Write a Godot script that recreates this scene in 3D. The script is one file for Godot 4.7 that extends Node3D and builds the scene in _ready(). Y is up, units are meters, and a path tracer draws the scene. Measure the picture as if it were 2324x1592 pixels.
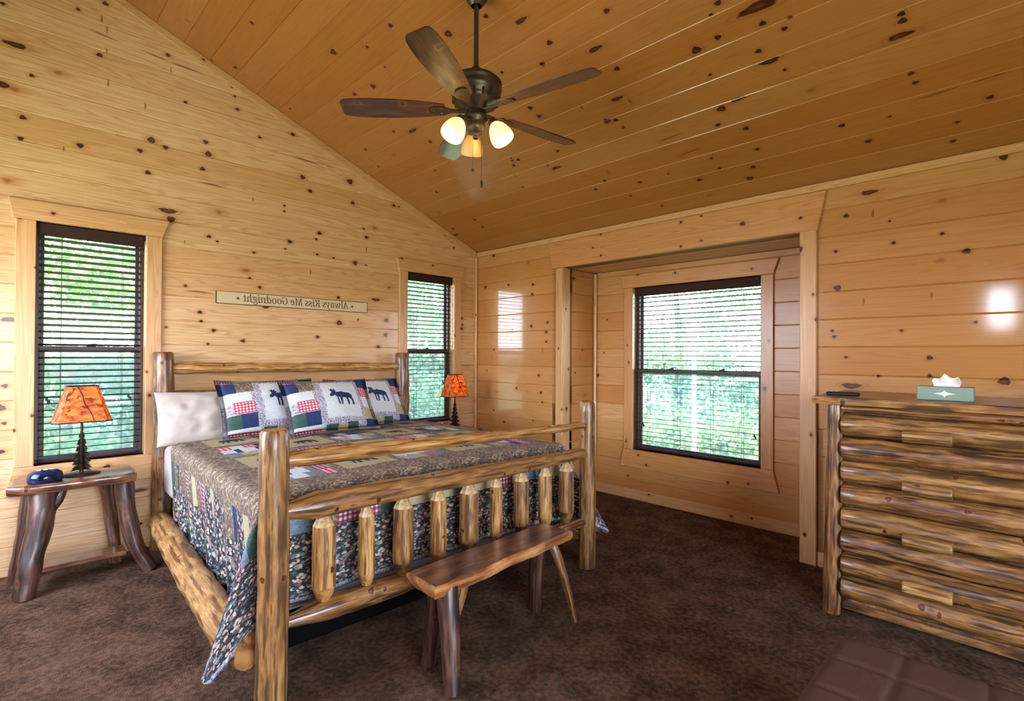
extends Node3D

const HC := 2.6428          # height of the ceiling where it meets the right wall
const SL := 0.3983          # rise of the ceiling per metre away from that wall
const BOARD := 0.18880      # wall board pitch
const CBOARD := 0.1915      # ceiling board pitch
const XL := -5.4            # unseen left wall
const ZF := 6.8             # unseen wall behind the camera
const BED_AT := Vector3(-2.132, 0, 0.12)
const BED_TURN := -0.03325

var rng := RandomNumberGenerator.new()
var used := {}
var M := {}
var wood: Material

# ------------------------------------------------------------------ naming

func numbered(n: String) -> String:
	if not used.has(n):
		used[n] = 0
		return n
	used[n] += 1
	return "%s_%03d" % [n, used[n]]

func tag(o: Node3D, label: String, category: String, group := "", kind := "") -> Node3D:
	o.set_meta("label", label)
	o.set_meta("category", category)
	if group != "":
		o.set_meta("group", group)
	if kind != "":
		o.set_meta("kind", kind)
	return o

func base(called: String, at := Vector3.ZERO, turn := 0.0) -> Node3D:
	var o := Node3D.new()
	o.name = numbered(called)
	add_child(o, true)
	o.position = at
	o.rotation.y = turn
	return o

func part(called: String, mesh: Mesh, mat: Material, parent: Node3D, label := "") -> MeshInstance3D:
	var o := MeshInstance3D.new()
	var n := called
	if parent == self:
		n = numbered(called)
	else:
		var k := 0
		while parent.has_node(NodePath(n)):
			k += 1
			n = "%s_%03d" % [called, k]
	o.name = n
	o.mesh = mesh
	o.material_override = null
	for i in mesh.get_surface_count():
		o.set_surface_override_material(i, mat)
	o.cast_shadow = GeometryInstance3D.SHADOW_CASTING_SETTING_ON
	parent.add_child(o, true)
	if label != "":
		o.set_meta("label", label)
	return o

# ------------------------------------------------------------------ mesh helpers

func tool_new() -> SurfaceTool:
	var st := SurfaceTool.new()
	st.begin(Mesh.PRIMITIVE_TRIANGLES)
	return st

func done(st: SurfaceTool) -> ArrayMesh:
	st.generate_normals()
	return st.commit()

func vtx(st: SurfaceTool, p: Vector3, uv: Vector2) -> void:
	st.set_uv(uv)
	st.add_vertex(p)

# a quad a-b-c-d, counter-clockwise seen from its front
func quad(st: SurfaceTool, a: Vector3, b: Vector3, c: Vector3, d: Vector3, ua: Vector2, ub: Vector2, uc: Vector2, ud: Vector2) -> void:
	vtx(st, a, ua); vtx(st, c, uc); vtx(st, b, ub)
	vtx(st, a, ua); vtx(st, d, ud); vtx(st, c, uc)

func tri(st: SurfaceTool, a: Vector3, b: Vector3, c: Vector3, ua: Vector2, ub: Vector2, uc: Vector2) -> void:
	vtx(st, a, ua); vtx(st, c, uc); vtx(st, b, ub)

# grid of points P[i][j]; the front is du x dv
func grid(st: SurfaceTool, P: Array, UV: Array) -> void:
	for i in P.size() - 1:
		for j in P[i].size() - 1:
			quad(st, P[i][j], P[i + 1][j], P[i + 1][j + 1], P[i][j + 1], UV[i][j], UV[i + 1][j], UV[i + 1][j + 1], UV[i][j + 1])

func box_uv(p: Vector3, n: Vector3, ax: int, sc: Vector2, uo: Vector2) -> Vector2:
	var a := p[ax]
	var o1 := (ax + 1) % 3
	var o2 := (ax + 2) % 3
	var b := p[o1] if absf(n[o2]) > absf(n[o1]) else p[o2]
	if absf(n[ax]) > 0.9:
		a = p[o1]
		b = p[o2]
	return Vector2(a, b) * sc + uo

# a chamfered box; ax is the axis of the grain
func cbox(st: SurfaceTool, c: Vector3, s: Vector3, b := 0.004, ax := 0, sc := Vector2.ONE, uo := Vector2.ZERO, xf := Transform3D.IDENTITY) -> void:
	st.set_smooth_group(-1)
	var h := s * 0.5
	b = minf(b, minf(h.x, minf(h.y, h.z)) * 0.95)
	for axis in 3:
		for sg in [-1.0, 1.0]:
			var n := Vector3.ZERO
			n[axis] = sg
			var u := (axis + 1) % 3
			var v := (axis + 2) % 3
			var q: Array[Vector3] = []
			for k in [[-1, -1], [1, -1], [1, 1], [-1, 1]]:
				var p := Vector3.ZERO
				p[axis] = sg * h[axis]
				p[u] = k[0] * (h[u] - b)
				p[v] = k[1] * (h[v] - b)
				q.append(c + p)
			if sg < 0:
				q.reverse()
			quad(st, xf * q[0], xf * q[1], xf * q[2], xf * q[3], box_uv(q[0], n, ax, sc, uo), box_uv(q[1], n, ax, sc, uo), box_uv(q[2], n, ax, sc, uo), box_uv(q[3], n, ax, sc, uo))
	for axis in 3:
		var u := (axis + 1) % 3
		var v := (axis + 2) % 3
		for su in [-1.0, 1.0]:
			for sv in [-1.0, 1.0]:
				var q: Array[Vector3] = []
				for k in [0, 1, 2, 3]:
					var p := Vector3.ZERO
					p[axis] = (h[axis] - b) * (-1.0 if k in [0, 3] else 1.0)
					p[u] = su * (h[u] if k < 2 else h[u] - b)
					p[v] = sv * (h[v] - b if k < 2 else h[v])
					q.append(c + p)
				var n := Vector3.ZERO
				n[u] = su * 0.71
				n[v] = sv * 0.7
				if (q[1] - q[0]).cross(q[2] - q[1]).dot(n) < 0:
					q.reverse()
				quad(st, xf * q[0], xf * q[1], xf * q[2], xf * q[3], box_uv(q[0], n, ax, sc, uo), box_uv(q[1], n, ax, sc, uo), box_uv(q[2], n, ax, sc, uo), box_uv(q[3], n, ax, sc, uo))
	for sx in [-1.0, 1.0]:
		for sy in [-1.0, 1.0]:
			for sz in [-1.0, 1.0]:
				var k := Vector3(sx, sy, sz)
				var a := c + Vector3(h.x, h.y - b, h.z - b) * k
				var d := c + Vector3(h.x - b, h.y, h.z - b) * k
				var e := c + Vector3(h.x - b, h.y - b, h.z) * k
				var n := k.normalized()
				if (d - a).cross(e - a).dot(n) > 0:
					tri(st, xf * a, xf * d, xf * e, box_uv(a, n, ax, sc, uo), box_uv(d, n, ax, sc, uo), box_uv(e, n, ax, sc, uo))
				else:
					tri(st, xf * a, xf * e, xf * d, box_uv(a, n, ax, sc, uo), box_uv(e, n, ax, sc, uo), box_uv(d, n, ax, sc, uo))

func bx(c: Vector3, s: Vector3, b := 0.004, ax := 0, sc := Vector2.ONE, uo := Vector2.ZERO) -> ArrayMesh:
	var st := tool_new()
	cbox(st, c, s, b, ax, sc, uo)
	return done(st)

# extrude a polygon in XY between z0 and z1 with a small chamfer on the front rim
func prism(st: SurfaceTool, poly: PackedVector2Array, z0: float, z1: float, ch := 0.0, sc := Vector2.ONE, uo := Vector2.ZERO, xf := Transform3D.IDENTITY) -> void:
	st.set_smooth_group(-1)
	if Geometry2D.is_polygon_clockwise(poly):
		poly.reverse()
	var n := poly.size()
	var inner := poly
	if ch > 0:
		var off := Geometry2D.offset_polygon(poly, -ch, Geometry2D.JOIN_MITER)
		if off.size() == 1 and off[0].size() == n:
			inner = off[0]
			if Geometry2D.is_polygon_clockwise(inner):
				inner.reverse()
			var best := 0
			for i in n:
				if inner[i].distance_to(poly[0]) < inner[best].distance_to(poly[0]):
					best = i
			var turned := PackedVector2Array()
			for i in n:
				turned.append(inner[(best + i) % n])
			inner = turned
		else:
			ch = 0.0
	var idx := Geometry2D.triangulate_polygon(inner)
	for t in range(0, idx.size(), 3):
		var a := inner[idx[t]]
		var b := inner[idx[t + 1]]
		var c := inner[idx[t + 2]]
		if (b - a).cross(c - a) < 0:
			var w := b; b = c; c = w
		tri(st, xf * Vector3(a.x, a.y, z1), xf * Vector3(b.x, b.y, z1), xf * Vector3(c.x, c.y, z1), a * sc + uo, b * sc + uo, c * sc + uo)
	var idx2 := Geometry2D.triangulate_polygon(poly)
	for t in range(0, idx2.size(), 3):
		var a := poly[idx2[t]]
		var b := poly[idx2[t + 1]]
		var c := poly[idx2[t + 2]]
		if (b - a).cross(c - a) < 0:
			var w := b; b = c; c = w
		tri(st, xf * Vector3(a.x, a.y, z0), xf * Vector3(c.x, c.y, z0), xf * Vector3(b.x, b.y, z0), a * sc + uo, c * sc + uo, b * sc + uo)
	for i in n:
		var p := poly[i]
		var q := poly[(i + 1) % n]
		var up := p * sc + uo
		var uq := q * sc + uo
		var dz := Vector2(0, z1 - z0) * sc
		quad(st, xf * Vector3(p.x, p.y, z0), xf * Vector3(q.x, q.y, z0), xf * Vector3(q.x, q.y, z1 - ch), xf * Vector3(p.x, p.y, z1 - ch), up, uq, uq + dz, up + dz)
		if ch > 0:
			var pi := inner[i]
			var qi := inner[(i + 1) % n]
			quad(st, xf * Vector3(p.x, p.y, z1 - ch), xf * Vector3(q.x, q.y, z1 - ch), xf * Vector3(qi.x, qi.y, z1), xf * Vector3(pi.x, pi.y, z1), up, uq, qi * sc + uo, pi * sc + uo)

# turned profile round Y: pts are (radius, height) from bottom to top
func lathe(st: SurfaceTool, pts: Array, seg := 24, xf := Transform3D.IDENTITY, smooth := true) -> void:
	st.set_smooth_group(0 if smooth else -1)
	var P := []
	var U := []
	var run := 0.0
	var cols := []
	for k in pts.size():
		if k > 0:
			run += (pts[k] - pts[k - 1]).length()
		cols.append(run)
	for i in seg + 1:
		var a := -TAU * (i % seg) / seg
		var row := []
		var uv := []
		for k in pts.size():
			row.append(xf * Vector3(cos(a) * pts[k].x, pts[k].y, sin(a) * pts[k].x))
			uv.append(Vector2(float(i) / seg, cols[k]))
		P.append(row)
		U.append(uv)
	grid(st, P, U)

# a round limb through points with radii, with bumps; ends closed
func limb(st: SurfaceTool, pts: Array, rad: Array, seg := 14, bump := 0.04, seed_ := 1, uo := Vector2.ZERO, squash := 1.0, flat_ends := true) -> void:
	var nz := FastNoiseLite.new()
	nz.seed = seed_
	nz.frequency = 1.0
	var n := pts.size()
	var P := []
	var U := []
	var side := Vector3.ZERO
	var run := 0.0
	var rings := []
	for k in n:
		var d: Vector3 = (pts[mini(k + 1, n - 1)] - pts[maxi(k - 1, 0)]).normalized()
		if side == Vector3.ZERO:
			side = d.cross(Vector3.UP if absf(d.y) < 0.8 else Vector3.BACK).normalized()
		side = (side - d * side.dot(d)).normalized()
		var up := side.cross(d)
		if k > 0:
			run += (pts[k] - pts[k - 1]).length()
		var ring := []
		var uvr := []
		for i in seg + 1:
			var a := TAU * (i % seg) / seg
			var r: float = rad[k]
			r *= 1.0 + bump * nz.get_noise_3d(run * 5.0, cos(a) * 0.9, sin(a) * 0.9) * 2.0
			ring.append(pts[k] + side * cos(a) * r + up * sin(a) * r * squash)
			uvr.append(Vector2(run, float(i) / seg) + uo)
		rings.append(ring)
		P.append(ring)
		U.append(uvr)
	st.set_smooth_group(0)
	# side x up = d : rings run along d, so the front is (round) x (along)
	var Pt := []
	var Ut := []
	for i in seg + 1:
		var col := []
		var cu := []
		for k in n:
			col.append(P[k][i])
			cu.append(U[k][i])
		Pt.append(col)
		Ut.append(cu)
	# orientation: d(angle) x d(along) = outward when side x up = -d ; check with the first quad
	var q0: Vector3 = Pt[0][0]
	var o: Vector3 = (Pt[1][0] - q0).cross(Pt[0][1] - q0)
	if o.dot(q0 - pts[0]) < 0:
		Pt.reverse()
		Ut.reverse()
	grid(st, Pt, Ut)
	if flat_ends:
		for e in [0, n - 1]:
			st.set_smooth_group(1 + (1 if e > 0 else 0))
			var d: Vector3 = (pts[0] - pts[1]) if e == 0 else (pts[n - 1] - pts[n - 2])
			for i in seg:
				var a: Vector3 = P[e][i]
				var b: Vector3 = P[e][i + 1]
				var c: Vector3 = pts[e]
				var ua := Vector2(0.02 * cos(TAU * i / seg), 0.02 * sin(TAU * i / seg)) + uo
				if (a - c).cross(b - c).dot(d) > 0:
					tri(st, c, a, b, uo, ua, ua + Vector2(0.01, 0.01))
				else:
					tri(st, c, b, a, uo, ua + Vector2(0.01, 0.01), ua)

# a straight log with optional tapered tips (tip = [length, end radius share])
func log_mesh(a: Vector3, b: Vector3, ra: float, rb: float, seed_: int, bump := 0.05, tip0 := [0.012, 0.85], tip1 := [0.012, 0.85], bend := 0.0, seg := 18) -> ArrayMesh:
	var L := (b - a).length()
	var d := (b - a) / L
	var side := d.cross(Vector3.UP if absf(d.y) < 0.8 else Vector3.BACK).normalized()
	var ts := [0.0]
	var body: int = maxi(4, int(L / 0.07))
	var t0: float = tip0[0] / L
	var t1: float = 1.0 - tip1[0] / L
	if tip0[0] > 0.03:
		ts.append(t0 * 0.25)
	for k in body + 1:
		ts.append(lerpf(t0, t1, float(k) / body))
	if tip1[0] > 0.03:
		ts.append(lerpf(t1, 1.0, 0.75))
	ts.append(1.0)
	var pts := []
	var rad := []
	for t in ts:
		pts.append(a + d * L * t + side * bend * sin(PI * t) + Vector3.UP * bend * 0.4 * sin(TAU * t))
		var r := lerpf(ra, rb, t)
		if t < t0:
			r *= lerpf(tip0[1], 1.0, t / t0)
		if t > t1:
			r *= lerpf(1.0, tip1[1], (t - t1) / (1.0 - t1))
		rad.append(r)
	var st := tool_new()
	limb(st, pts, rad, seg, bump, seed_, Vector2(seed_ * 0.377, seed_ * 0.13))
	return done(st)

# bent limb: points are smoothed through a curve
func bough(points: Array, r0: float, r1: float, seed_: int, bump := 0.08, squash := 1.0) -> ArrayMesh:
	var c := Curve3D.new()
	for k in points.size():
		var tan_: Vector3 = (points[mini(k + 1, points.size() - 1)] - points[maxi(k - 1, 0)]) * 0.2
		c.add_point(points[k], -tan_, tan_)
	var L := c.get_baked_length()
	var n := maxi(6, int(L / 0.035))
	var pts := []
	var rad := []
	for k in n + 1:
		pts.append(c.sample_baked(L * k / n, true))
		rad.append(lerpf(r0, r1, float(k) / n))
	var st := tool_new()
	limb(st, pts, rad, 14, bump, seed_, Vector2(seed_ * 0.21, seed_ * 0.37), squash)
	return done(st)

func ball(st: SurfaceTool, c: Vector3, r: Vector3, seg := 16) -> void:
	var pts := []
	for k in 9:
		var a := -PI / 2 + PI * k / 8
		pts.append(Vector2(maxf(cos(a), 0.001), sin(a)))
	lathe(st, pts, seg, Transform3D(Basis.from_scale(r), c))

# a stuffed pillow lying in XY, thickness along Z, uv 0..1 over the front (v downwards)
func pillow_mesh(w: float, h: float, t: float, flange := 0.0, seed_ := 1, crease := 0.0) -> ArrayMesh:
	var st := tool_new()
	st.set_smooth_group(0)
	var nz := FastNoiseLite.new()
	nz.seed = seed_
	nz.frequency = 1.3
	var n := 28
	for face in [1.0, -1.0]:
		var P := []
		var U := []
		for i in n + 1:
			var row := []
			var uv := []
			for j in n + 1:
				var u := sin((float(i) / n - 0.5) * PI)
				var v := sin((float(j) / n - 0.5) * PI)
				var fu := clampf((1.0 - absf(u)) / (1.0 - 0.0), 0, 1)
				var fv := clampf((1.0 - absf(v)) / (1.0 - 0.0), 0, 1)
				var z := t * 0.5 * pow(clampf((fu - flange) * (1.0 + flange), 0, 1), 0.42) * pow(clampf((fv - flange) * (1.0 + flange), 0, 1), 0.42)
				z *= 1.0 + crease * nz.get_noise_2d(u * 1.6 + v, v * 1.3 - u * 0.5)
				var x := u * w * 0.5 * (1.0 - 0.05 * (1.0 - v * v) * u * u)
				var y := v * h * 0.5 * (1.0 - 0.07 * (1.0 - u * u) * v * v)
				z += 0.004 * face
				if i == 0 or i == n or j == 0 or j == n:
					z = 0.0
				row.append(Vector3(x, y, z * face))
				uv.append(Vector2((u + 1) * 0.5, (1.0 - v) * 0.5))
			P.append(row)
			U.append(uv)
		if face < 0:
			P.reverse()
			U.reverse()
		grid(st, P, U)
	return done(st)

# ------------------------------------------------------------------ materials

func mat(color: Color, rough := 0.6, metal := 0.0, spec := 0.5) -> StandardMaterial3D:
	var m := StandardMaterial3D.new()
	m.albedo_color = color
	m.roughness = rough
	m.metallic = metal
	m.metallic_specular = spec
	return m

func rgb(r: float, g: float, b: float) -> Color:
	return Color(r / 255.0, g / 255.0, b / 255.0)

func tmat(tex: Texture2D, rough := 0.6, coat := 0.0, coat_rough := 0.15, tint := Color.WHITE) -> StandardMaterial3D:
	var m := mat(tint, rough)
	m.albedo_texture = tex
	if coat > 0:
		m.clearcoat_enabled = true
		m.clearcoat = coat
		m.clearcoat_roughness = coat_rough
	return m

func bump(m: StandardMaterial3D, noise_freq: float, size: int, scale_cm: float, uvs := Vector3.ONE) -> void:
	var nz := FastNoiseLite.new()
	nz.seed = size + int(noise_freq * 1000)
	nz.frequency = noise_freq
	nz.fractal_octaves = 3
	m.heightmap_enabled = true
	m.heightmap_texture = ImageTexture.create_from_image(nz.get_seamless_image(size, size))
	m.heightmap_scale = scale_cm
	m.uv1_scale = uvs

# a strip of wood grain with alpha, stretched along the board
func grain_strip(seed_: int, w: int, h: int, rings: float, dark: Color, strength: float) -> Image:
	var nz := FastNoiseLite.new()
	nz.seed = seed_
	nz.frequency = 0.012
	nz.fractal_octaves = 2
	var nf := FastNoiseLite.new()
	nf.seed = seed_ + 7
	nf.frequency = 0.35
	nf.fractal_octaves = 2
	var sw := w / 8
	var im := Image.create(sw, h, false, Image.FORMAT_RGBA8)
	for y in h:
		for x in sw:
			var v := nz.get_noise_2d(x * 0.55, y * 1.6)
			var band := 0.5 + 0.5 * sin(v * rings + y * 0.05)
			band = band * band * band
			var fine := 0.5 + 0.5 * nf.get_noise_2d(x * 0.12, y * 1.4)
			var a := clampf(band * 0.62 + fine * fine * 0.55, 0, 1) * strength
			im.set_pixel(x, y, Color(dark.r, dark.g, dark.b, a))
	im.resize(w, h, Image.INTERPOLATE_CUBIC)
	return im

func mixpx(im: Image, x: int, y: int, c: Color, a: float) -> void:
	if a <= 0.003 or x < 0 or y < 0 or x >= im.get_width() or y >= im.get_height():
		return
	im.set_pixel(x, y, im.get_pixel(x, y).lerp(c, minf(a, 1.0)))

# one knot: centre in pixels, radii in pixels along and across the grain
func knot(im: Image, cx: float, cy: float, rx: float, ry: float, kind: String, slant := 0.0) -> void:
	var core := Color8(60, 24, 9)
	var ring := Color8(124, 62, 26)
	var halo := Color8(178, 116, 56)
	var ex := rx * 3.4
	var ey := ry * 2.2
	if kind in ["e", "v"]:
		ex = rx * 1.5
		ey = ry * 1.5 + rx * absf(slant)
	var ph := rng.randf() * TAU
	for y in range(int(cy - ey), int(cy + ey) + 2):
		for x in range(int(cx - ex), int(cx + ex) + 2):
			var dx := x - cx
			var dy := y - cy - dx * slant
			var d := sqrt(dx * dx / (rx * rx) + dy * dy / (ry * ry))
			d *= 1.0 + 0.12 * sin(3.0 * atan2(dy / ry, dx / rx) + ph) + 0.05 * sin(7.0 * atan2(dy / ry, dx / rx) - ph)
			var dh := sqrt(dx * dx / (ex * ex) + dy * dy / (ey * ey))
			if kind == "f":
				mixpx(im, x, y, halo, 0.55 * clampf(1.2 - dh * 1.25, 0, 1))
				mixpx(im, x, y, ring, 0.6 * clampf(1.1 - d, 0, 1))
			elif kind in ["e", "v"]:
				mixpx(im, x, y, ring.lerp(core, 0.3), 0.6 * clampf((1.15 - d) * 1.5, 0, 1))
			else:
				mixpx(im, x, y, halo, 0.62 * clampf(1.0 - dh, 0, 1))
				var wave := 0.5 + 0.5 * sin(d * 9.0)
				if d < 2.1 and d > 1.0:
					mixpx(im, x, y, ring, 0.28 * wave * (2.1 - d))
				var body := core
				if kind in ["B", "L", "H"]:
					body = core.lerp(ring, 0.75 * smoothstep(0.95, 0.1, d) * (0.6 + 0.4 * wave))
				mixpx(im, x, y, body, 0.94 * clampf((1.12 - d) * 4.0, 0, 1))

# knotty pine boards: boards run along x of the picture
func pine(seed_: int, w: int, h: int, wm: float, hm: float, pitch: float, knots: Dictionary, extra: int, warm := 0.0, flip := false) -> Image:
	rng.seed = seed_
	var im := Image.create(w, h, false, Image.FORMAT_RGBA8)
	var py := h / hm
	var px := w / wm
	var k := 0
	while k * pitch < hm:
		var y0 := int(k * pitch * py)
		var hh := int((k + 1) * pitch * py) - y0 + 1
		var t := rng.randf()
		var c := Color8(219, 174, 124).lerp(Color8(190, 131, 66), clampf(warm + (t - 0.35) * 0.6, -0.4, 1.3))
		c = c.lerp(Color8(228, 194, 146), 0.5 * maxf(0.0, 1.0 - warm) if rng.randf() < 0.2 else 0.0)
		im.fill_rect(Rect2i(0, y0, w, hh), c)
		for g in [M.grain_a, M.grain_b]:
			var gi: Image = g
			var ox := rng.randi_range(0, gi.get_width() - 1)
			var oy := rng.randi_range(0, maxi(0, gi.get_height() - hh - 1))
			var at := -ox
			while at < w:
				im.blend_rect(gi, Rect2i(0, oy, gi.get_width(), hh), Vector2i(at, y0))
				at += gi.get_width()
		k += 1
	var rad := {"s": [11.0, 9.0], "m": [17.0, 13.5], "B": [24.0, 20.0], "L": [48.0, 15.0], "H": [80.0, 24.0], "e": [95.0, 8.0], "v": [7.0, 26.0], "f": [28.0, 19.0]}
	for kind in knots:
		var list: Array = knots[kind]
		for n in range(0, list.size(), 2):
			var x: float = list[n]
			if flip:
				x = -x
			var s := rng.randf_range(0.85, 1.15)
			knot(im, x * px, list[n + 1] * py, rad[kind][0] * 0.001 * px * s, rad[kind][1] * 0.001 * py * s, kind, rng.randf_range(0.02, 0.09) if kind == "e" else (rng.randf_range(-0.8, 0.8) if kind == "v" else 0.0))
	for n in extra:
		var kind: String = ["s", "s", "s", "m", "m", "f", "v", "L"][rng.randi_range(0, 7)]
		var s := rng.randf_range(0.7, 1.0)
		knot(im, rng.randf() * w, rng.randf() * h, rad[kind][0] * 0.001 * px * s, rad[kind][1] * 0.001 * py * s, kind, rng.randf_range(-0.5, 0.5) if kind == "v" else 0.0)
	return im

# bark-streaked peeled log: x runs along (1 m), y round
func log_texture(seed_: int, light: Color, mid: Color, dark: Color, amount: float, fleck: float) -> ImageTexture:
	var w := 1024
	var h := 192
	var a := FastNoiseLite.new(); a.seed = seed_; a.frequency = 1.0; a.fractal_octaves = 3
	var b := FastNoiseLite.new(); b.seed = seed_ + 3; b.frequency = 1.0; b.fractal_octaves = 2
	var im := Image.create(w, h, false, Image.FORMAT_RGBA8)
	for y in h:
		var cy := cos(TAU * y / h)
		var sy := sin(TAU * y / h)
		for x in w:
			var u := absf(2.0 * x / w - 1.0)          # mirrored, so that it repeats along the log
			var s := a.get_noise_3d(u * 1.5, cy * 1.9, sy * 1.9)
			var f := b.get_noise_3d(u * 1.6 + 20.0, cy * 7.0, sy * 7.0)
			var p := b.get_noise_3d(u * 3.2 + 40.0, cy * 1.1, sy * 1.1)
			var q := a.get_noise_3d(u * 2.4 + 70.0, cy * 3.2, sy * 3.2)
			var c := mid.lerp(light, clampf(0.5 + p * 1.4 + f * 0.6, 0, 1))
			var g := b.get_noise_3d(u * 4.0 + 9.0, cy * 15.0, sy * 15.0)
			c = c.lerp(dark, 0.45 * smoothstep(0.12, 0.4, g))
			c = c.lerp(dark, amount * smoothstep(0.06, 0.36, s + f * 0.16 + q * 0.22))
			c = c.lerp(dark.darkened(0.4), fleck * smoothstep(0.3, 0.46, q + f * 0.25))
			c = c.lerp(light.lightened(0.12), 0.5 * smoothstep(0.25, 0.5, -s + f * 0.2))
			im.set_pixel(x, y, c)
	rng.seed = seed_
	for k in 7:
		knot(im, rng.randf() * w, rng.randf_range(14, h - 14), rng.randf_range(8, 15), rng.randf_range(5, 9), "B")
	return ImageTexture.create_from_image(im)

func carpet_texture() -> ImageTexture:
	var n1 := FastNoiseLite.new(); n1.seed = 5; n1.frequency = 0.010; n1.fractal_octaves = 4
	var n2 := FastNoiseLite.new(); n2.seed = 6; n2.frequency = 0.07; n2.fractal_octaves = 4
	var s := 1024
	var a := n1.get_seamless_image(s, s).get_data()
	var b := n2.get_seamless_image(s, s).get_data()
	var out := PackedByteArray()
	out.resize(s * s * 3)
	for i in s * s:
		var v := 0.79 + (a[i] - 128) * 0.0016 + (b[i] - 128) * 0.0021
		out[i * 3] = clampi(int(112 * v), 0, 255)
		out[i * 3 + 1] = clampi(int(81 * v), 0, 255)
		out[i * 3 + 2] = clampi(int(62 * v), 0, 255)
	return ImageTexture.create_from_image(Image.create_from_data(s, s, false, Image.FORMAT_RGB8, out))

# --- cloth pictures

func cloth_tile(seed_: int, size: int, ground: Color, dabs: Array, count: int, lo: int, hi: int) -> Image:
	rng.seed = seed_
	var im := Image.create(size, size, false, Image.FORMAT_RGBA8)
	im.fill(ground)
	for k in count:
		var c: Color = dabs[rng.randi_range(0, dabs.size() - 1)]
		var s := rng.randi_range(lo, hi)
		var x := rng.randi_range(0, size - 1)
		var y := rng.randi_range(0, size - 1)
		im.fill_rect(Rect2i(x, y, s, s), c)
		im.fill_rect(Rect2i(x - s / 3, y + s / 3, s + 2 * (s / 3), maxi(1, s / 2)), c)
	return im

func plaid_tile(size: int, ground: Color, stripe: Color, light: Color, step: int) -> Image:
	var im := Image.create(size, size, false, Image.FORMAT_RGBA8)
	for y in size:
		for x in size:
			var h := int(posmod(x, step * 2) < step)
			var v := int(posmod(y, step * 2) < step)
			var c := light
			if h + v == 1:
				c = ground.lerp(light, 0.35)
			elif h + v == 2:
				c = ground
			if posmod(x, step * 2) == step / 2 or posmod(y, step * 2) == step / 2:
				c = c.lerp(stripe, 0.6)
			im.set_pixel(x, y, c)
	return im

func poly_fill(im: Image, r: Rect2i, shape: PackedVector2Array, c: Color) -> void:
	for y in r.size.y:
		for x in r.size.x:
			if Geometry2D.is_point_in_polygon(Vector2((x + 0.5) / r.size.x, (y + 0.5) / r.size.y), shape):
				im.set_pixel(clampi(r.position.x + x, 0, im.get_width() - 1), clampi(r.position.y + y, 0, im.get_height() - 1), c)

func tile(im: Image, t: Image, r: Rect2i) -> void:
	var y := 0
	while y < r.size.y:
		var x := 0
		while x < r.size.x:
			var w := mini(t.get_width(), r.size.x - x)
			var h := mini(t.get_height(), r.size.y - y)
			im.blit_rect(t, Rect2i(0, 0, w, h), r.position + Vector2i(x, y))
			x += t.get_width()
		y += t.get_height()

func bear_shape() -> PackedVector2Array:
	return PackedVector2Array([Vector2(0, .5), Vector2(.05, .34), Vector2(.13, .22), Vector2(.17, .1), Vector2(.22, .2), Vector2(.38, .1), Vector2(.6, .05), Vector2(.8, .1), Vector2(.94, .24), Vector2(.98, .48), Vector2(1, .96), Vector2(.84, .96), Vector2(.83, .68), Vector2(.74, .62), Vector2(.72, .96), Vector2(.58, .96), Vector2(.57, .66), Vector2(.42, .64), Vector2(.4, .96), Vector2(.26, .96), Vector2(.27, .66), Vector2(.2, .6), Vector2(.16, .92), Vector2(.08, .92), Vector2(.11, .55)])

func moose_shape() -> PackedVector2Array:
	return PackedVector2Array([Vector2(0, .44), Vector2(.02, .35), Vector2(.1, .27), Vector2(.05, .15), Vector2(0, .02), Vector2(.08, .1), Vector2(.12, 0), Vector2(.16, .12), Vector2(.22, .02), Vector2(.24, .16), Vector2(.3, .12), Vector2(.27, .24), Vector2(.38, .24), Vector2(.5, .2), Vector2(.62, .25), Vector2(.85, .29), Vector2(.95, .4), Vector2(.93, .6), Vector2(.96, .78), Vector2(.98, 1), Vector2(.9, 1), Vector2(.86, .76), Vector2(.8, .63), Vector2(.72, .63), Vector2(.76, 1), Vector2(.68, 1), Vector2(.63, .63), Vector2(.48, .6), Vector2(.46, .8), Vector2(.45, 1), Vector2(.38, 1), Vector2(.38, .62), Vector2(.32, .56), Vector2(.33, 1), Vector2(.26, 1), Vector2(.25, .56), Vector2(.2, .42), Vector2(.12, .49), Vector2(.04, .52)])

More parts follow.
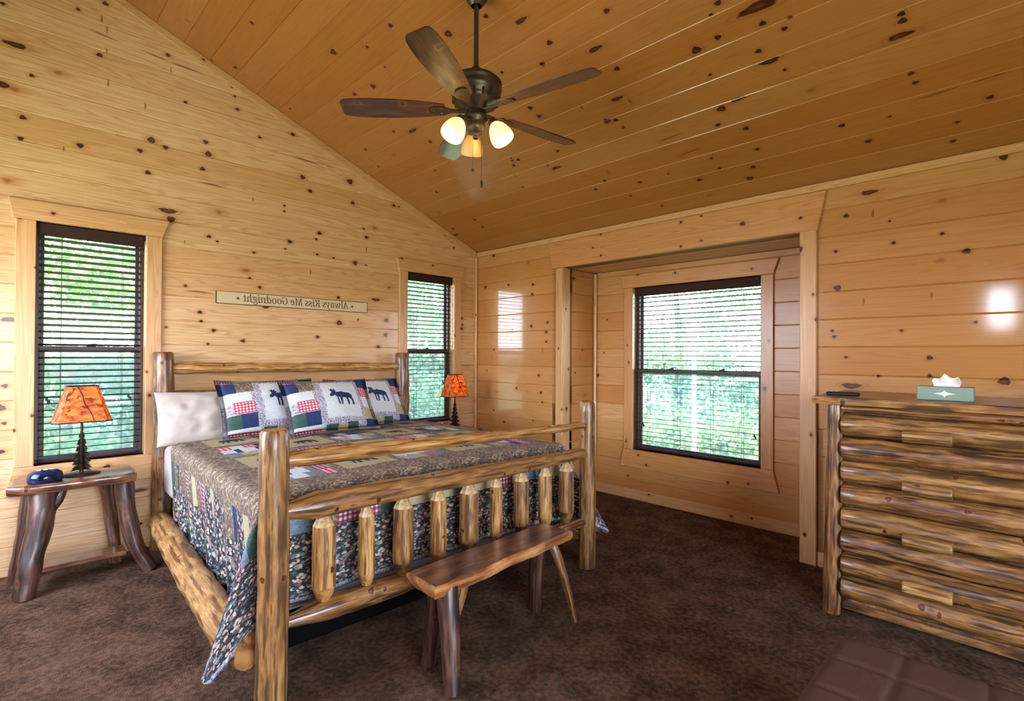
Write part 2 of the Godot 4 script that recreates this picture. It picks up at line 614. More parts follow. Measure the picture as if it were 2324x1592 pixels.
func cloth_tiles() -> void:
	var pink := rgb(196, 146, 136)
	var cream := rgb(196, 184, 160)
	M.floral = cloth_tile(11, 256, rgb(38, 42, 48), [pink, cream, rgb(96, 112, 92), rgb(64, 80, 84), rgb(214, 180, 150), rgb(26, 30, 40), rgb(120, 128, 120), rgb(150, 96, 96), rgb(34, 38, 46), rgb(52, 58, 56)], 1300, 4, 9)
	M.mottle = cloth_tile(12, 256, rgb(112, 92, 70), [rgb(150, 128, 98), rgb(84, 68, 54), rgb(106, 70, 66), rgb(126, 116, 88), rgb(74, 72, 70), rgb(166, 148, 118)], 2200, 3, 7)
	M.tan = cloth_tile(13, 128, rgb(168, 152, 112), [rgb(178, 162, 122), rgb(156, 140, 102)], 700, 2, 4)
	M.navy = cloth_tile(14, 128, rgb(30, 42, 84), [rgb(38, 52, 98), rgb(24, 34, 70)], 500, 2, 4)
	M.slate = cloth_tile(15, 128, rgb(104, 122, 134), [rgb(120, 136, 146), rgb(88, 104, 118)], 500, 2, 5)
	M.green = cloth_tile(16, 128, rgb(52, 78, 68), [rgb(64, 92, 80), rgb(40, 62, 56)], 500, 2, 5)
	M.cream = cloth_tile(17, 128, rgb(200, 201, 198), [rgb(208, 209, 206), rgb(188, 189, 188)], 500, 2, 5)
	M.wine = plaid_tile(128, rgb(120, 34, 52), rgb(40, 36, 60), rgb(206, 186, 178), 8)
	M.redplaid = plaid_tile(128, rgb(170, 44, 60), rgb(110, 30, 50), rgb(236, 214, 210), 10)
	M.lilac = cloth_tile(18, 128, rgb(168, 164, 166), [rgb(150, 104, 124), rgb(214, 210, 210), rgb(108, 112, 138), rgb(90, 76, 90), rgb(196, 190, 200)], 900, 2, 5)

func quilt_picture(w: int, h: int, wm: float, hm: float, side: float) -> Image:
	# top edge of the picture is the head end; borders run down the two sides and across the foot
	var im := Image.create(w, h, false, Image.FORMAT_RGBA8)
	var p := w / wm
	var q := h / hm
	tile(im, M.mottle, Rect2i(0, 0, w, h))
	rng.seed = 77
	# centre field of panels
	var fx0 := int((side + 0.08) * p)
	var fx1 := w - fx0
	var fy1 := int((hm - 0.64) * q)
	var cols := 5
	var rows := 4
	var cw := (fx1 - fx0) / cols
	var ch := fy1 / rows
	var patches := [M.wine, M.navy, M.slate, M.tan, M.green, M.lilac, M.cream, M.redplaid]
	for r in rows:
		for c in cols:
			var box := Rect2i(fx0 + c * cw, r * ch, cw, ch)
			tile(im, M.mottle, box)
			if (r + c) % 2 == 0:
				var inner := Rect2i(box.position + Vector2i(cw / 14, ch / 9), Vector2i(cw - cw / 7, ch - ch * 2 / 9))
				tile(im, M.tan, inner)
				var b := Rect2i(inner.position + Vector2i(inner.size.x / 4, inner.size.y / 4), Vector2i(inner.size.x / 2, inner.size.y / 2))
				poly_fill(im, b, bear_shape(), rgb(26, 38, 40))
			else:
				for a in 4:
					for e in 3:
						var t: Image = patches[rng.randi_range(0, patches.size() - 1)]
						tile(im, t, Rect2i(box.position + Vector2i(cw / 16 + a * (cw * 7 / 8) / 4, ch / 14 + e * (ch * 6 / 7) / 3), Vector2i((cw * 7 / 8) / 4, (ch * 6 / 7) / 3)))
				var inner := Rect2i(box.position + Vector2i(cw * 3 / 8, ch / 3), Vector2i(cw / 4, ch / 3))
				tile(im, M.cream, inner)
	# a ring of squares, then a wide floral border
	var sq := 0.115
	var row_y := int((hm - 0.30 - sq) * q)
	var n := int(wm / sq) + 1
	var ring := [M.navy, M.slate, M.wine, M.tan, M.green, M.navy, M.mottle, M.tan, M.slate]
	for k in n:
		tile(im, ring[rng.randi_range(0, ring.size() - 1)], Rect2i(int(k * sq * p), row_y, int(sq * p) + 1, int(sq * q)))
	var sides := [M.mottle, M.mottle, M.navy, M.mottle, M.wine, M.tan, M.green, M.mottle, M.floral, M.navy, M.mottle, M.floral]
	var sw := 0.085
	var m := int(hm / sw) + 1
	for k in m:
		for sd in 2:
			var x0 := int(0.30 * p) if sd == 0 else w - int(0.48 * p)
			var y0 := int(k * sw * q)
			if y0 < row_y:
				tile(im, sides[rng.randi_range(0, sides.size() - 1)], Rect2i(x0, y0, int(0.18 * p), mini(int(sw * q) + 1, row_y - y0)))
	tile(im, M.floral, Rect2i(0, int((hm - 0.30) * q), w, int(0.31 * q)))
	tile(im, M.floral, Rect2i(0, 0, int(0.30 * p), h))
	tile(im, M.floral, Rect2i(w - int(0.30 * p), 0, int(0.30 * p) + 1, h))
	# corners carry a plaid square
	for x0 in [int(0.30 * p), w - int((0.30 + sq) * p)]:
		tile(im, M.wine, Rect2i(x0, row_y, int(sq * p), int(sq * q)))
	# bound hem
	tile(im, M.lilac, Rect2i(0, h - int(0.018 * q), w, int(0.02 * q)))
	tile(im, M.lilac, Rect2i(0, 0, int(0.018 * p), h))
	tile(im, M.lilac, Rect2i(w - int(0.018 * p), 0, int(0.02 * p), h))
	return im

func sham_picture() -> Image:
	var w := 640
	var h := 460
	var im := Image.create(w, h, false, Image.FORMAT_RGBA8)
	tile(im, M.lilac, Rect2i(0, 0, w, h))
	var put := func(t: Image, x: float, y: float, a: float, b: float): tile(im, t, Rect2i(int(x * w), int(y * h), int(a * w), int(b * h)))
	put.call(M.wine, 0.0, 0.0, 0.17, 0.09)
	put.call(M.navy, 0.0, 0.09, 0.17, 0.20)
	put.call(M.tan, 0.17, 0.0, 0.3, 0.10)
	put.call(M.mottle, 0.17, 0.08, 0.2, 0.20)
	put.call(M.cream, 0.0, 0.29, 0.30, 0.20)
	put.call(M.lilac, 0.0, 0.49, 0.16, 0.20)
	put.call(M.redplaid, 0.12, 0.46, 0.20, 0.19)
	put.call(M.green, 0.05, 0.67, 0.13, 0.22)
	put.call(M.navy, 0.18, 0.66, 0.15, 0.23)
	put.call(M.cream, 0.0, 0.89, 0.35, 0.06)
	put.call(M.redplaid, 0.05, 0.94, 0.3, 0.06)
	put.call(M.redplaid, 0.50, 0.0, 0.12, 0.08)
	put.call(M.green, 0.38, 0.90, 0.13, 0.10)
	put.call(M.tan, 0.51, 0.90, 0.11, 0.10)
	put.call(M.green, 0.62, 0.88, 0.12, 0.12)
	put.call(M.navy, 0.84, 0.03, 0.16, 0.20)
	put.call(M.redplaid, 0.84, 0.23, 0.16, 0.20)
	put.call(M.cream, 0.84, 0.43, 0.16, 0.20)
	put.call(M.tan, 0.84, 0.63, 0.16, 0.20)
	put.call(M.navy, 0.84, 0.84, 0.16, 0.12)
	put.call(M.lilac, 0.34, 0.08, 0.5, 0.80)
	put.call(M.cream, 0.40, 0.12, 0.40, 0.68)
	poly_fill(im, Rect2i(int(0.47 * w), int(0.27 * h), int(0.27 * w), int(0.32 * h)), moose_shape(), rgb(28, 40, 82))
	return im

func mica_texture() -> ImageTexture:
	var n1 := FastNoiseLite.new(); n1.seed = 31; n1.frequency = 0.022; n1.fractal_octaves = 4
	var n2 := FastNoiseLite.new(); n2.seed = 32; n2.frequency = 0.018; n2.fractal_octaves = 3
	var s := 256
	var im := Image.create(s, s, false, Image.FORMAT_RGBA8)
	for y in s:
		for x in s:
			var v := n1.get_noise_2d(x, y)
			var c := Color8(196, 88, 18).lerp(Color8(232, 140, 52), clampf(0.5 + v * 1.6, 0, 1))
			c = c.lerp(Color8(92, 34, 8), smoothstep(0.16, 0.4, n2.get_noise_2d(x * 1.3, y)) * 0.9)
			c = c.lerp(Color8(40, 16, 6), smoothstep(0.035, 0.008, absf(n2.get_noise_2d(y * 0.6 + 90.0, x * 1.2))) * 0.35)
			im.set_pixel(x, y, c)
	return ImageTexture.create_from_image(im)

func make_materials() -> void:
	M.grain_a = grain_strip(101, 2048, 384, 34.0, Color8(160, 94, 46), 0.44)
	M.grain_b = grain_strip(202, 2048, 384, 14.0, Color8(190, 126, 68), 0.38)
	var ka := {"s": [-4.02, 3.68, -3.88, 3.27, -3, 3.4, -2.67, 3.64, -2.65, 3.57, -2.45, 3.29, -1.07, 2.98, -2.24, 2.75, -2.24, 2.7, -1.95, 2.5, -1.47, 2.68, -2.23, 2.37, -2.77, 2.35, -2.49, 2.3, -1.94, 2.36, -1.78, 2.35, -0.34, 2.66, -2.52, 2.08, -2.99, 1.97, -2.88, 1.7, -2.83, 1.52, -0.21, 1.79, -3.99, 0.99],
		"m": [-3.5, 3.93, -3.53, 3.55, -3.12, 3.72, -3.92, 2.98, -3.93, 2.84, -3.63, 2.88, -3.29, 2.94, -3.13, 3.01, -2.63, 3.47, -2.86, 3.13, -2.88, 2.91, -3.24, 2.79, -2.17, 3.4, -2.01, 2.93, -1.59, 2.91, -1.13, 2.98, -1.92, 2.56, -1.44, 2.6, -2.19, 2.44, -2.83, 2.38, -0.37, 2.73, -2.44, 2.01, -1.73, 1.98, -2.89, 1.77, -2.79, 1.63, -2.57, 1.55, -1.93, 1.6, -1.3, 1.52, -0.23, 1.86, -0.22, 1.74, -3.99, 1.23, -4, 0.81],
		"v": [-3.52, 3.81, -3.49, 3.75, -3.49, 3.6, -3.1, 3.61, -3.48, 3.37, -3.26, 3.28, -2.5, 2.75, -1.44, 2.48, -2, 2.19], "L": [-3.96, 3.44, -1.33, 1.99, -3.11, 2.53],
		"f": [-3.75, 3.34, -3.96, 3.15, -3.99, 2.55, -2.76, 2.59, -1.35, 2.71, -2.56, 2.14, -1.18, 2.13], "B": [-4.01, 3.16, -3.22, 3.04, -2.84, 3.04, -2.08, 3.04, -1.62, 3.11, -3.09, 2.47, -1.56, 2.33, -1.72, 1.74, -1.21, 1.79, -1.22, 1.64, -2.39, 1.85, -4.01, 1.09], "e": [-2.81, 2.8, -2.05, 3.2, -2.9, 1.93, -3.5, 3.7, -3.2, 3.68, -3.0, 3.67]}
	var kb := {"m": [0.3, 2.58, 0.54, 2.22, 0.16, 2.23, 0.91, 2.19, 0.9, 2.09, 0.62, 1.84, 0.89, 1.75, 1.12, 1.78, 0.6, 1.72, 1.1, 1.68, 1.1, 1.58, 1, 1.23, 0.67, 1.08, 1.03, 1.05, 0.48, 0.69, 3.77, 2.39, 4.38, 2.07, 4.21, 1.44, 4.54, 2.58], "v": [0.5, 2.04, 0.59, 1.62, 1.05, 1.49, 0.27, 1.42, 3.92, 2.38, 3.87, 1.81, 4.22, 1.82], "s": [0.19, 1.26, 1.05, 0.95, 0.31, 0.81, 0.92, 0.75, 3.71, 2.16, 4.03, 2.17, 4.27, 2.19, 3.69, 1.62, 3.7, 1.58, 4.07, 1.61, 4.42, 1.65, 3.77, 1.44, 4.21, 1.33, 3.95, 1.32], "f": [0.36, 1.02, 0.84, 2.43, 4.27, 2.39, 4.26, 2.03], "L": [3.9, 2.52, 3.8, 1.25], "B": [3.72, 1.91, 4.54, 1.31]}
	var kc := {"m": [3.02, 1.83, 2.87, 1.48, 3.46, 1.4, 3.68, 1.37, 3.76, 1.29, 3.61, 1.22, 4.22, 1.12, 4.22, 1.08, 2.64, 1.12, 3.22, 0.8, 3.36, 0.7, 4.21, 0.74, 4.22, 0.67, 3.36, 0.49, 2.46, 0.47, 2.07, 0.52, 3.28, 0.33, 2.89, 0.33, 3.85, 0.5, 3.95, 0.31, 4.33, 0.14, 4.5, 0.42, 1.76, 2.44, 2.38, 2.16, 0.93, 2.23, 2.61, 1.83, 2.47, 1.73, 2.15, 1.48, 2.16, 1.39, 0.87, 1.81, 1.09, 1.58, 1.59, 1.05, 0.37, 1.79, 0.53, 1.06, 0.56, 0.55, 0.54, 0.42, 0.14, 0.51, 0.81, 3, 0.18, 2.91],
		"s": [3.48, 1.54, 3.8, 1.34, 3.69, 1.04, 3.33, 1.19, 2.65, 1.04, 3.06, 0.52, 2.71, 0.48, 2.3, 0.34, 3.07, 0.4, 2.48, 0.13, 4.08, 0.47, 4.36, 0.29, 1.45, 2.43, 1.42, 2.26, 2.18, 1.81, 0.38, 1.79, 1.62, 1.1, 1.87, 0.93, 1.46, 0.79, 1.63, 1.13, 0.54, 1.07, 0.81, 1.3, 0.06, 3.05], "H": [3.69, 1.47], "L": [2.83, 1.66, 3.64, 1.13, 4.2, 1, 3.4, 0.95, 2.55, 2.03, 1.05, 1.74, 1.92, 0.88, 0.06, 0.4], "B": [3.33, 1.38, 2.58, 1.14, 3.29, 0.92, 3.22, 0.22, 2.07, 2.2, 1.16, 2.54, 1.16, 2.2], "e": [2.89, 0.82, 2.95, 0.64, 4.3, 0.55, 4.5, 0.56], "f": [3.77, 0.84, 0.59, 1.62], "v": [2.49, 1.32, 2.81, 1.22, 2.29, 0.67, 0.28, 1.68, 1.5, 0.93, 0.69, 0.9, 0.25, 0.79, 0.32, 3.3]}
	var kd := {"s": [1.45, 1.47, 3.18, 1.46, 3.33, 0.96, 2.6, 0.52, 1.75, 0.22], "m": [1.37, 1.23, 3.19, 1.37, 3.3, 1.07, 3.21, 0.49, 3.21, 0.42, 3.04, 0.3, 3.34, 1.62], "B": [3.23, 0.81], "L": [3.12, 0.18]}
	# wall boards: uv = (metres along / 4.2, metres up / 4.3) and so on
	var pa := pine(1, 2048, 2048, 4.2, 4.3, BOARD, ka, 30, -0.18, true)  # paler tone paints in the stronger light on the gable wall
	var pb := pine(2, 2048, 1088, 5.2, 2.75, BOARD, kb, 8, 0.8)  # same pine, deeper tone standing in for this wall's weaker light
	var pc := pine(3, 2048, 1664, 5.6, 4.6, CBOARD, kc, 30, 1.0)  # deepest tone, with the ceiling's dim light put into the wood
	var pd := pine(4, 1024, 1088, 2.6, 2.75, BOARD, kd, 4, 0.6)
	var pt := pine(5, 1024, 96, 2.4, 0.2, 0.2, {"s": [0.4, 0.05, 1.3, 0.12, 2.0, 0.08], "m": [0.9, 0.15]}, 2, 0.0)
	var ROUGH := 0.42
	M.pine_a = tmat(ImageTexture.create_from_image(pa), ROUGH, 0.6, 0.2)
	M.pine_b = tmat(ImageTexture.create_from_image(pb), ROUGH, 0.9, 0.09)
	M.pine_c = tmat(ImageTexture.create_from_image(pc), ROUGH, 0.65, 0.14)
	M.pine_c.albedo_color = Color(0.93, 0.91, 0.88)  # darker tint stands in for the weak light on the ceiling
	M.pine_d = tmat(ImageTexture.create_from_image(pd), ROUGH, 0.4, 0.22)
	M.trim = tmat(ImageTexture.create_from_image(pt), ROUGH, 0.4, 0.25)
	M.trim_warm = tmat(M.trim.albedo_texture, ROUGH, 0.4, 0.22, Color(0.97, 0.90, 0.80))
	M.trim_warm.uv1_scale = Vector3(1 / 2.4, 1 / 0.2, 1)
	M.trim.uv1_scale = Vector3(1 / 2.4, 1 / 0.2, 1)
	for k in ["pine_a", "pine_b", "pine_c", "pine_d", "trim"]:
		M[k].metallic_specular = 0.4
	M.core = mat(rgb(150, 110, 70), 0.9)
	M.log = tmat(log_texture(41, rgb(170, 120, 64), rgb(134, 88, 44), rgb(80, 54, 32), 0.85, 0.4), 0.4, 0.4, 0.2)
	M.log_pale = tmat(log_texture(42, rgb(204, 156, 92), rgb(174, 120, 62), rgb(98, 54, 24), 0.8, 0.4), 0.4, 0.4, 0.2)
	M.cut_wood = tmat(log_texture(48, rgb(212, 178, 128), rgb(192, 152, 100), rgb(140, 104, 66), 0.4, 0.1), 0.4, 0.4, 0.2)
	M.log_dark = tmat(log_texture(43, rgb(160, 108, 56), rgb(112, 70, 34), rgb(48, 31, 19), 0.85, 0.4), 0.4, 0.5, 0.2)
	M.cedar = tmat(log_texture(44, rgb(96, 56, 38), rgb(70, 38, 27), rgb(34, 20, 15), 0.8, 0.5), 0.45, 0.25, 0.2)
	M.cedar_light = tmat(log_texture(45, rgb(134, 84, 52), rgb(96, 56, 36), rgb(54, 30, 20), 0.8, 0.35), 0.34, 1.0, 0.16)
	M.sapwood = tmat(log_texture(47, rgb(196, 134, 78), rgb(160, 98, 54), rgb(92, 52, 28), 0.7, 0.3), 0.36, 0.6, 0.14)
	for k in ["log", "log_pale", "log_dark", "cedar", "cedar_light", "sapwood"]:
		var lm: StandardMaterial3D = M[k]
		lm.heightmap_enabled = true
		lm.heightmap_texture = lm.albedo_texture
		lm.heightmap_scale = 0.22
	M.carpet = tmat(carpet_texture(), 0.95)
	M.carpet.metallic_specular = 0.15
	M.carpet.uv1_scale = Vector3(1 / 2.6, 1 / 2.6, 1)
	var cn := FastNoiseLite.new(); cn.seed = 9; cn.frequency = 0.33; cn.fractal_octaves = 2
	M.carpet.heightmap_enabled = true
	M.carpet.heightmap_texture = ImageTexture.create_from_image(cn.get_seamless_image(1024, 1024))
	M.carpet.heightmap_scale = 0.5
	cloth_tiles()
	M.quilt = tmat(ImageTexture.create_from_image(quilt_picture(2000, 1442, 3.176, 2.29, 0.62)), 0.85)
	M.sham = tmat(ImageTexture.create_from_image(sham_picture()), 0.85)
	M.sheet = mat(rgb(180, 164, 150), 0.85)
	M.box = mat(rgb(196, 206, 226), 0.85)  # blue cast of skylight put into the white cover
	M.bronze = mat(rgb(66, 46, 40), 0.45)
	M.slat = mat(rgb(56, 34, 27), 0.7, 0.0, 0.3)
	M.cord = mat(rgb(60, 44, 38), 0.8)
	M.black = mat(rgb(18, 18, 20), 0.4)
	M.iron = mat(rgb(58, 44, 34), 0.42, 0.7)
	M.fan_metal = mat(rgb(78, 68, 56), 0.36, 0.75)
	M.blade = tmat(log_texture(46, rgb(92, 58, 38), rgb(70, 42, 28), rgb(42, 24, 16), 0.6, 0.2), 0.35, 0.5, 0.12)
	var pane := mat(Color(0.93, 0.97, 0.96, 0.06), 0.0)
	pane.transparency = BaseMaterial3D.TRANSPARENCY_ALPHA
	M.pane = pane
	var screen := mat(Color(0.42, 0.58, 0.62, 0.40), 0.9)
	screen.transparency = BaseMaterial3D.TRANSPARENCY_ALPHA
	M.screen = screen
	M.mica = tmat(mica_texture(), 0.45)
	M.mica.backlight_enabled = true
	M.mica.backlight = Color(0.9, 0.9, 0.9)
	M.ottoman = mat(rgb(84, 56, 45), 0.95, 0.0, 0.15)
	bump(M.ottoman, 0.2, 256, 0.06, Vector3(6, 6, 1))
	M.tissue_box = mat(rgb(132, 150, 134), 0.6)
	M.tissue = mat(rgb(236, 230, 226), 0.9)
	M.print = mat(rgb(226, 228, 216), 0.6)
	M.sign = mat(rgb(208, 182, 142), 0.7)
	M.ink = mat(rgb(84, 66, 46), 0.8)
	M.clock = mat(rgb(20, 30, 66), 0.15)
	M.clock_face = mat(rgb(14, 16, 24), 0.1)
	M.white = mat(rgb(232, 232, 228), 0.5)
	var glow := mat(rgb(255, 236, 200), 0.5)
	glow.emission_enabled = true
	glow.emission = rgb(255, 214, 140)
	glow.emission_energy_multiplier = 1.25
	M.glow = glow
	var unlit := mat(rgb(226, 176, 116), 0.45)
	unlit.backlight_enabled = true
	unlit.backlight = Color(0.5, 0.5, 0.5)
	M.unlit_glass = unlit
	M.bulb = mat(rgb(255, 236, 200), 0.5)
	M.bulb.emission_enabled = true
	M.bulb.emission = rgb(255, 196, 110)
	M.bulb.emission_energy_multiplier = 3.0

# ------------------------------------------------------------------ room

# one board: polygon (counter-clockwise in x,y: bottom-left, bottom-right, top-right, top-left), front at z = 0
func board_mesh(bl: Vector2, br: Vector2, tr: Vector2, tl: Vector2, uvs: Vector2, g := 0.006, d := 0.006) -> ArrayMesh:
	var st := tool_new()
	st.set_smooth_group(-1)
	var up := Vector2(0, g)
	if tl.y - bl.y < 3 * g:
		up = Vector2(0, (tl.y - bl.y) * 0.2)
	var v := func(p: Vector2, z: float): return Vector3(p.x, p.y, z)
	var w := func(p: Vector2): return p * uvs
	quad(st, v.call(bl + up, 0), v.call(br + up, 0), v.call(tr - up, 0), v.call(tl - up, 0), w.call(bl + up), w.call(br + up), w.call(tr - up), w.call(tl - up))
	quad(st, v.call(bl, -d), v.call(br, -d), v.call(br + up, 0), v.call(bl + up, 0), w.call(bl), w.call(br), w.call(br + up), w.call(bl + up))
	quad(st, v.call(tl - up, 0), v.call(tr - up, 0), v.call(tr, -d), v.call(tl, -d), w.call(tl - up), w.call(tr - up), w.call(tr), w.call(tl))
	quad(st, v.call(bl, -0.02), v.call(br, -0.02), v.call(br, -d), v.call(bl, -d), w.call(bl), w.call(br), w.call(br), w.call(bl))
	quad(st, v.call(tl, -d), v.call(tr, -d), v.call(tr, -0.02), v.call(tl, -0.02), w.call(tl), w.call(tr), w.call(tr), w.call(tl))
	quad(st, v.call(bl, -0.02), v.call(bl, 0), v.call(tl, 0), v.call(tl, -0.02), w.call(bl), w.call(bl), w.call(tl), w.call(tl))
	quad(st, v.call(br, 0), v.call(br, -0.02), v.call(tr, -0.02), v.call(tr, 0), w.call(br), w.call(br), w.call(tr), w.call(tr))
	return done(st)

# boards over a rectangle with openings (Rect2 in local x,y); limit gives the right end at a height
func boards(parent: Node3D, x0: float, x1: float, y0: float, y1: float, pitch: float, holes: Array, material: Material, uvs: Vector2, gable := false, groove := 0.006) -> void:
	var k := int(floor(y0 / pitch + 0.001))
	while k * pitch < y1 - 0.002:
		var lo := maxf(k * pitch, y0)
		var hi := minf((k + 1) * pitch, y1)
		var cuts := []          # [x0, x1, y0, y1]
		cuts.append([x0, x1, lo, hi])
		for h in holes:
			var rest := []
			for c in cuts:
				if c[0] >= h.end.x or c[1] <= h.position.x or c[2] >= h.end.y - 0.001 or c[3] <= h.position.y + 0.001:
					rest.append(c)
					continue
				if c[0] < h.position.x:
					rest.append([c[0], h.position.x, c[2], c[3]])
				if c[1] > h.end.x:
					rest.append([h.end.x, c[1], c[2], c[3]])
				var m0 := maxf(c[0], h.position.x)
				var m1 := minf(c[1], h.end.x)
				if c[3] > h.end.y + 0.004:
					rest.append([m0, m1, h.end.y, c[3]])
				if c[2] < h.position.y - 0.004:
					rest.append([m0, m1, c[2], h.position.y])
			cuts = rest
		for c in cuts:
			var r0: float = c[1]
			var r1: float = c[1]
			if gable:
				r0 = minf(r0, minf(0.0, (HC - c[2]) / SL))
				r1 = minf(r1, minf(0.0, (HC - c[3]) / SL))
			if r0 - c[0] < 0.01:
				continue
			r1 = maxf(r1, c[0] + 0.005)
			part("plank", board_mesh(Vector2(c[0], c[2]), Vector2(r0, c[2]), Vector2(r1, c[3]), Vector2(c[0], c[3]), uvs, groove, groove), material, parent)
		k += 1

# the solid wall behind the boards
func core(x0: float, x1: float, y0: float, y1: float, thick: float, holes: Array, z := -0.02) -> ArrayMesh:
	var st := tool_new()
	var xs := [x0, x1]
	var ys := [y0, y1]
	for h in holes:
		xs.append_array([h.position.x, h.end.x])
		ys.append_array([h.position.y, h.end.y])
	xs.sort()
	ys.sort()
	for i in xs.size() - 1:
		for j in ys.size() - 1:
			var c := Vector2((xs[i] + xs[i + 1]) * 0.5, (ys[j] + ys[j + 1]) * 0.5)
			if xs[i + 1] - xs[i] < 0.001 or ys[j + 1] - ys[j] < 0.001 or c.x < x0 or c.x > x1 or c.y < y0 or c.y > y1:
				continue
			var open := false
			for h in holes:
				if h.has_point(c):
					open = true
			if not open:
				cbox(st, Vector3(c.x, c.y, z - thick * 0.5), Vector3(xs[i + 1] - xs[i], ys[j + 1] - ys[j], thick), 0.0005)
	return done(st)

func structure(o: Node3D, label: String, category: String) -> Node3D:
	return tag(o, label, category, "", "structure")

func wall_node(called: String, mesh: Mesh, at: Vector3, turn: float, label: String) -> MeshInstance3D:
	var o := part(called, mesh, M.core, self)
	o.position = at
	o.rotation.y = turn
	structure(o, label, "wall")
	return o

func build_room() -> void:
	var left := Rect2(-3.85, 0.697, 0.602, 1.62)
	var right := Rect2(-0.965, 0.697, 0.621, 1.62)
	# gable wall behind the bed
	var st := tool_new()
	var wb := wall_node("wall_back", core(XL - 0.14, 0.14, -0.1, 2.6, 0.12, [left, right]), Vector3.ZERO, 0, "knotty pine gable wall of horizontal boards behind the log bed")
	prism(st, PackedVector2Array([Vector2(XL - 0.14, 2.6), Vector2(0.14, 2.6), Vector2(XL - 0.14, 2.6 + SL * 5.6)]), -0.14, -0.02)
	part("gable", done(st), M.core, wb)
	boards(wb, XL, 0, 0, HC - SL * XL, BOARD, [left, right], M.pine_a, Vector2(-1 / 4.2, 1 / 4.3), true)
	# right wall with the window alcove
	var alcove := Rect2(1.33, -0.2, 2.165, 2.524)
	var wr := wall_node("wall_right", core(-0.14, ZF + 0.14, -0.1, HC, 0.12, [alcove]), Vector3.ZERO, -PI / 2, "knotty pine side wall of horizontal boards round the window alcove")
	boards(wr, 0, ZF, 0, HC, BOARD, [alcove], M.pine_b, Vector2(1 / 5.2, 1 / 2.75))
	var aw := Rect2(1.809, 0.499, 1.235, 1.627)
	var wa := wall_node("wall_alcove", core(1.2, 3.63, -0.1, 2.45, 0.12, [aw]), Vector3(0.528, 0, 0), -PI / 2, "knotty pine wall at the back of the alcove, round its wide window")
	boards(wa, 1.33, 3.495, 0, 2.324, BOARD, [aw], M.pine_d, Vector2(1 / 2.6, 1 / 2.75))
	var wl := wall_node("wall_alcove_side", core(0.0, 0.55, -0.1, 2.45, 0.12, []), Vector3(0, 0, 1.33), 0, "narrow pine return wall on the bed side of the alcove")
	boards(wl, 0, 0.528, 0, 2.324, BOARD, [], M.pine_b, Vector2(1 / 5.2, 1 / 2.75))
	var wq := wall_node("wall_alcove_return", core(-0.55, 0.0, -0.1, 2.45, 0.12, []), Vector3(0, 0, 3.495), PI, "narrow pine return wall on the dresser side of the alcove")
	boards(wq, -0.528, 0, 0, 2.324, BOARD, [], M.pine_b, Vector2(1 / 5.2, 1 / 2.75))
	# soffit of the alcove
	var so := part("ceiling_alcove", bx(Vector3(0.29, 2.40, 2.41), Vector3(0.58, 0.10, 2.4), 0.001), M.core, self)
	structure(so, "low pine board ceiling over the window alcove", "ceiling")
	for k in 3:
		part("plank", bx(Vector3(0.088 + k * 0.176, 2.337, 2.4125), Vector3(0.175, 0.026, 2.165), 0.005, 2, Vector2(1 / 2.4, 1 / 0.2) * 0.8, Vector2(k * 0.3, 0)), M.trim, so)
	# sloped ceiling
	var n := sqrt(1 + SL * SL)
	var ce := part("ceiling", core(-0.14, ZF + 0.14, -0.2, 6.1, 0.14, [], -0.021), M.core, self)
	ce.transform = Transform3D(Basis(Vector3(0, 0, 1), Vector3(-1, SL, 0) / n, Vector3(-SL, -1, 0) / n), Vector3(0, HC, 0))
	structure(ce, "sloped knotty pine plank ceiling over the whole bedroom", "ceiling")
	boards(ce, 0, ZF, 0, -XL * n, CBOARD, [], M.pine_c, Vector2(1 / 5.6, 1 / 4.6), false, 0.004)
	# unseen walls, with made-up windows added to light the room
	var h1 := Rect2(0.35, 0.8, 1.8, 1.7)
	var h2 := Rect2(4.18, 1.75, 0.36, 0.7)
	var lw := wall_node("wall_left", core(-ZF - 0.14, 0.14, -0.1, 5.0, 0.12, [Rect2(-2.15, 0.8, 1.8, 1.7), Rect2(-4.54, 1.75, 0.36, 0.7)]), Vector3(XL, 0, 0), PI / 2, "pine wall on the left of the bedroom, with windows added for light")
	lw.set_surface_override_material(0, M.wall_plain)
	var fw := wall_node("wall_front", core(-0.14, 5.6, -0.1, 5.0, 0.12, [Rect2(2.2, 0.1, 2.6, 2.2)]), Vector3(0, 0, ZF), PI, "pine wall behind the camera, with a wide door opening added for light")
	fw.set_surface_override_material(0, M.wall_plain)
	for w in [["window_4", Vector3(XL - 0.08, h1.get_center().y, h1.get_center().x), Vector2(1.8, 1.7), PI / 2, "wide unseen window added in the left wall to light the room"], ["window_5", Vector3(XL - 0.08, h2.get_center().y, h2.get_center().x), Vector2(0.36, 0.7), PI / 2, "small unseen window added in the left wall where the side wall glare leads back"], ["window_6", Vector3(-3.5, 1.2, ZF + 0.08), Vector2(2.6, 2.2), PI, "wide unseen glass door added behind the camera to light the room"]]:
		var o := base(w[0], w[1], w[3])
		structure(o, w[4], "window")
		var fs := tool_new()
		var s: Vector2 = w[2]
		for e in [[Vector3(0, s.y / 2 - 0.03, 0), Vector3(s.x, 0.06, 0.06)], [Vector3(0, -s.y / 2 + 0.03, 0), Vector3(s.x, 0.06, 0.06)], [Vector3(s.x / 2 - 0.03, 0, 0), Vector3(0.06, s.y, 0.06)], [Vector3(-s.x / 2 + 0.03, 0, 0), Vector3(0.06, s.y, 0.06)]]:
			cbox(fs, e[0], e[1], 0.004)
		part("frame", done(fs), M.bronze, o)
		part("pane", bx(Vector3.ZERO, Vector3(s.x - 0.1, s.y - 0.1, 0.004), 0.0005), M.pane, o)
	# floor
	var fl := part("floor", bx(Vector3((XL + 0.6) / 2, -0.06, ZF / 2), Vector3(0.6 - XL, 0.12, ZF), 0.001), M.carpet, self)
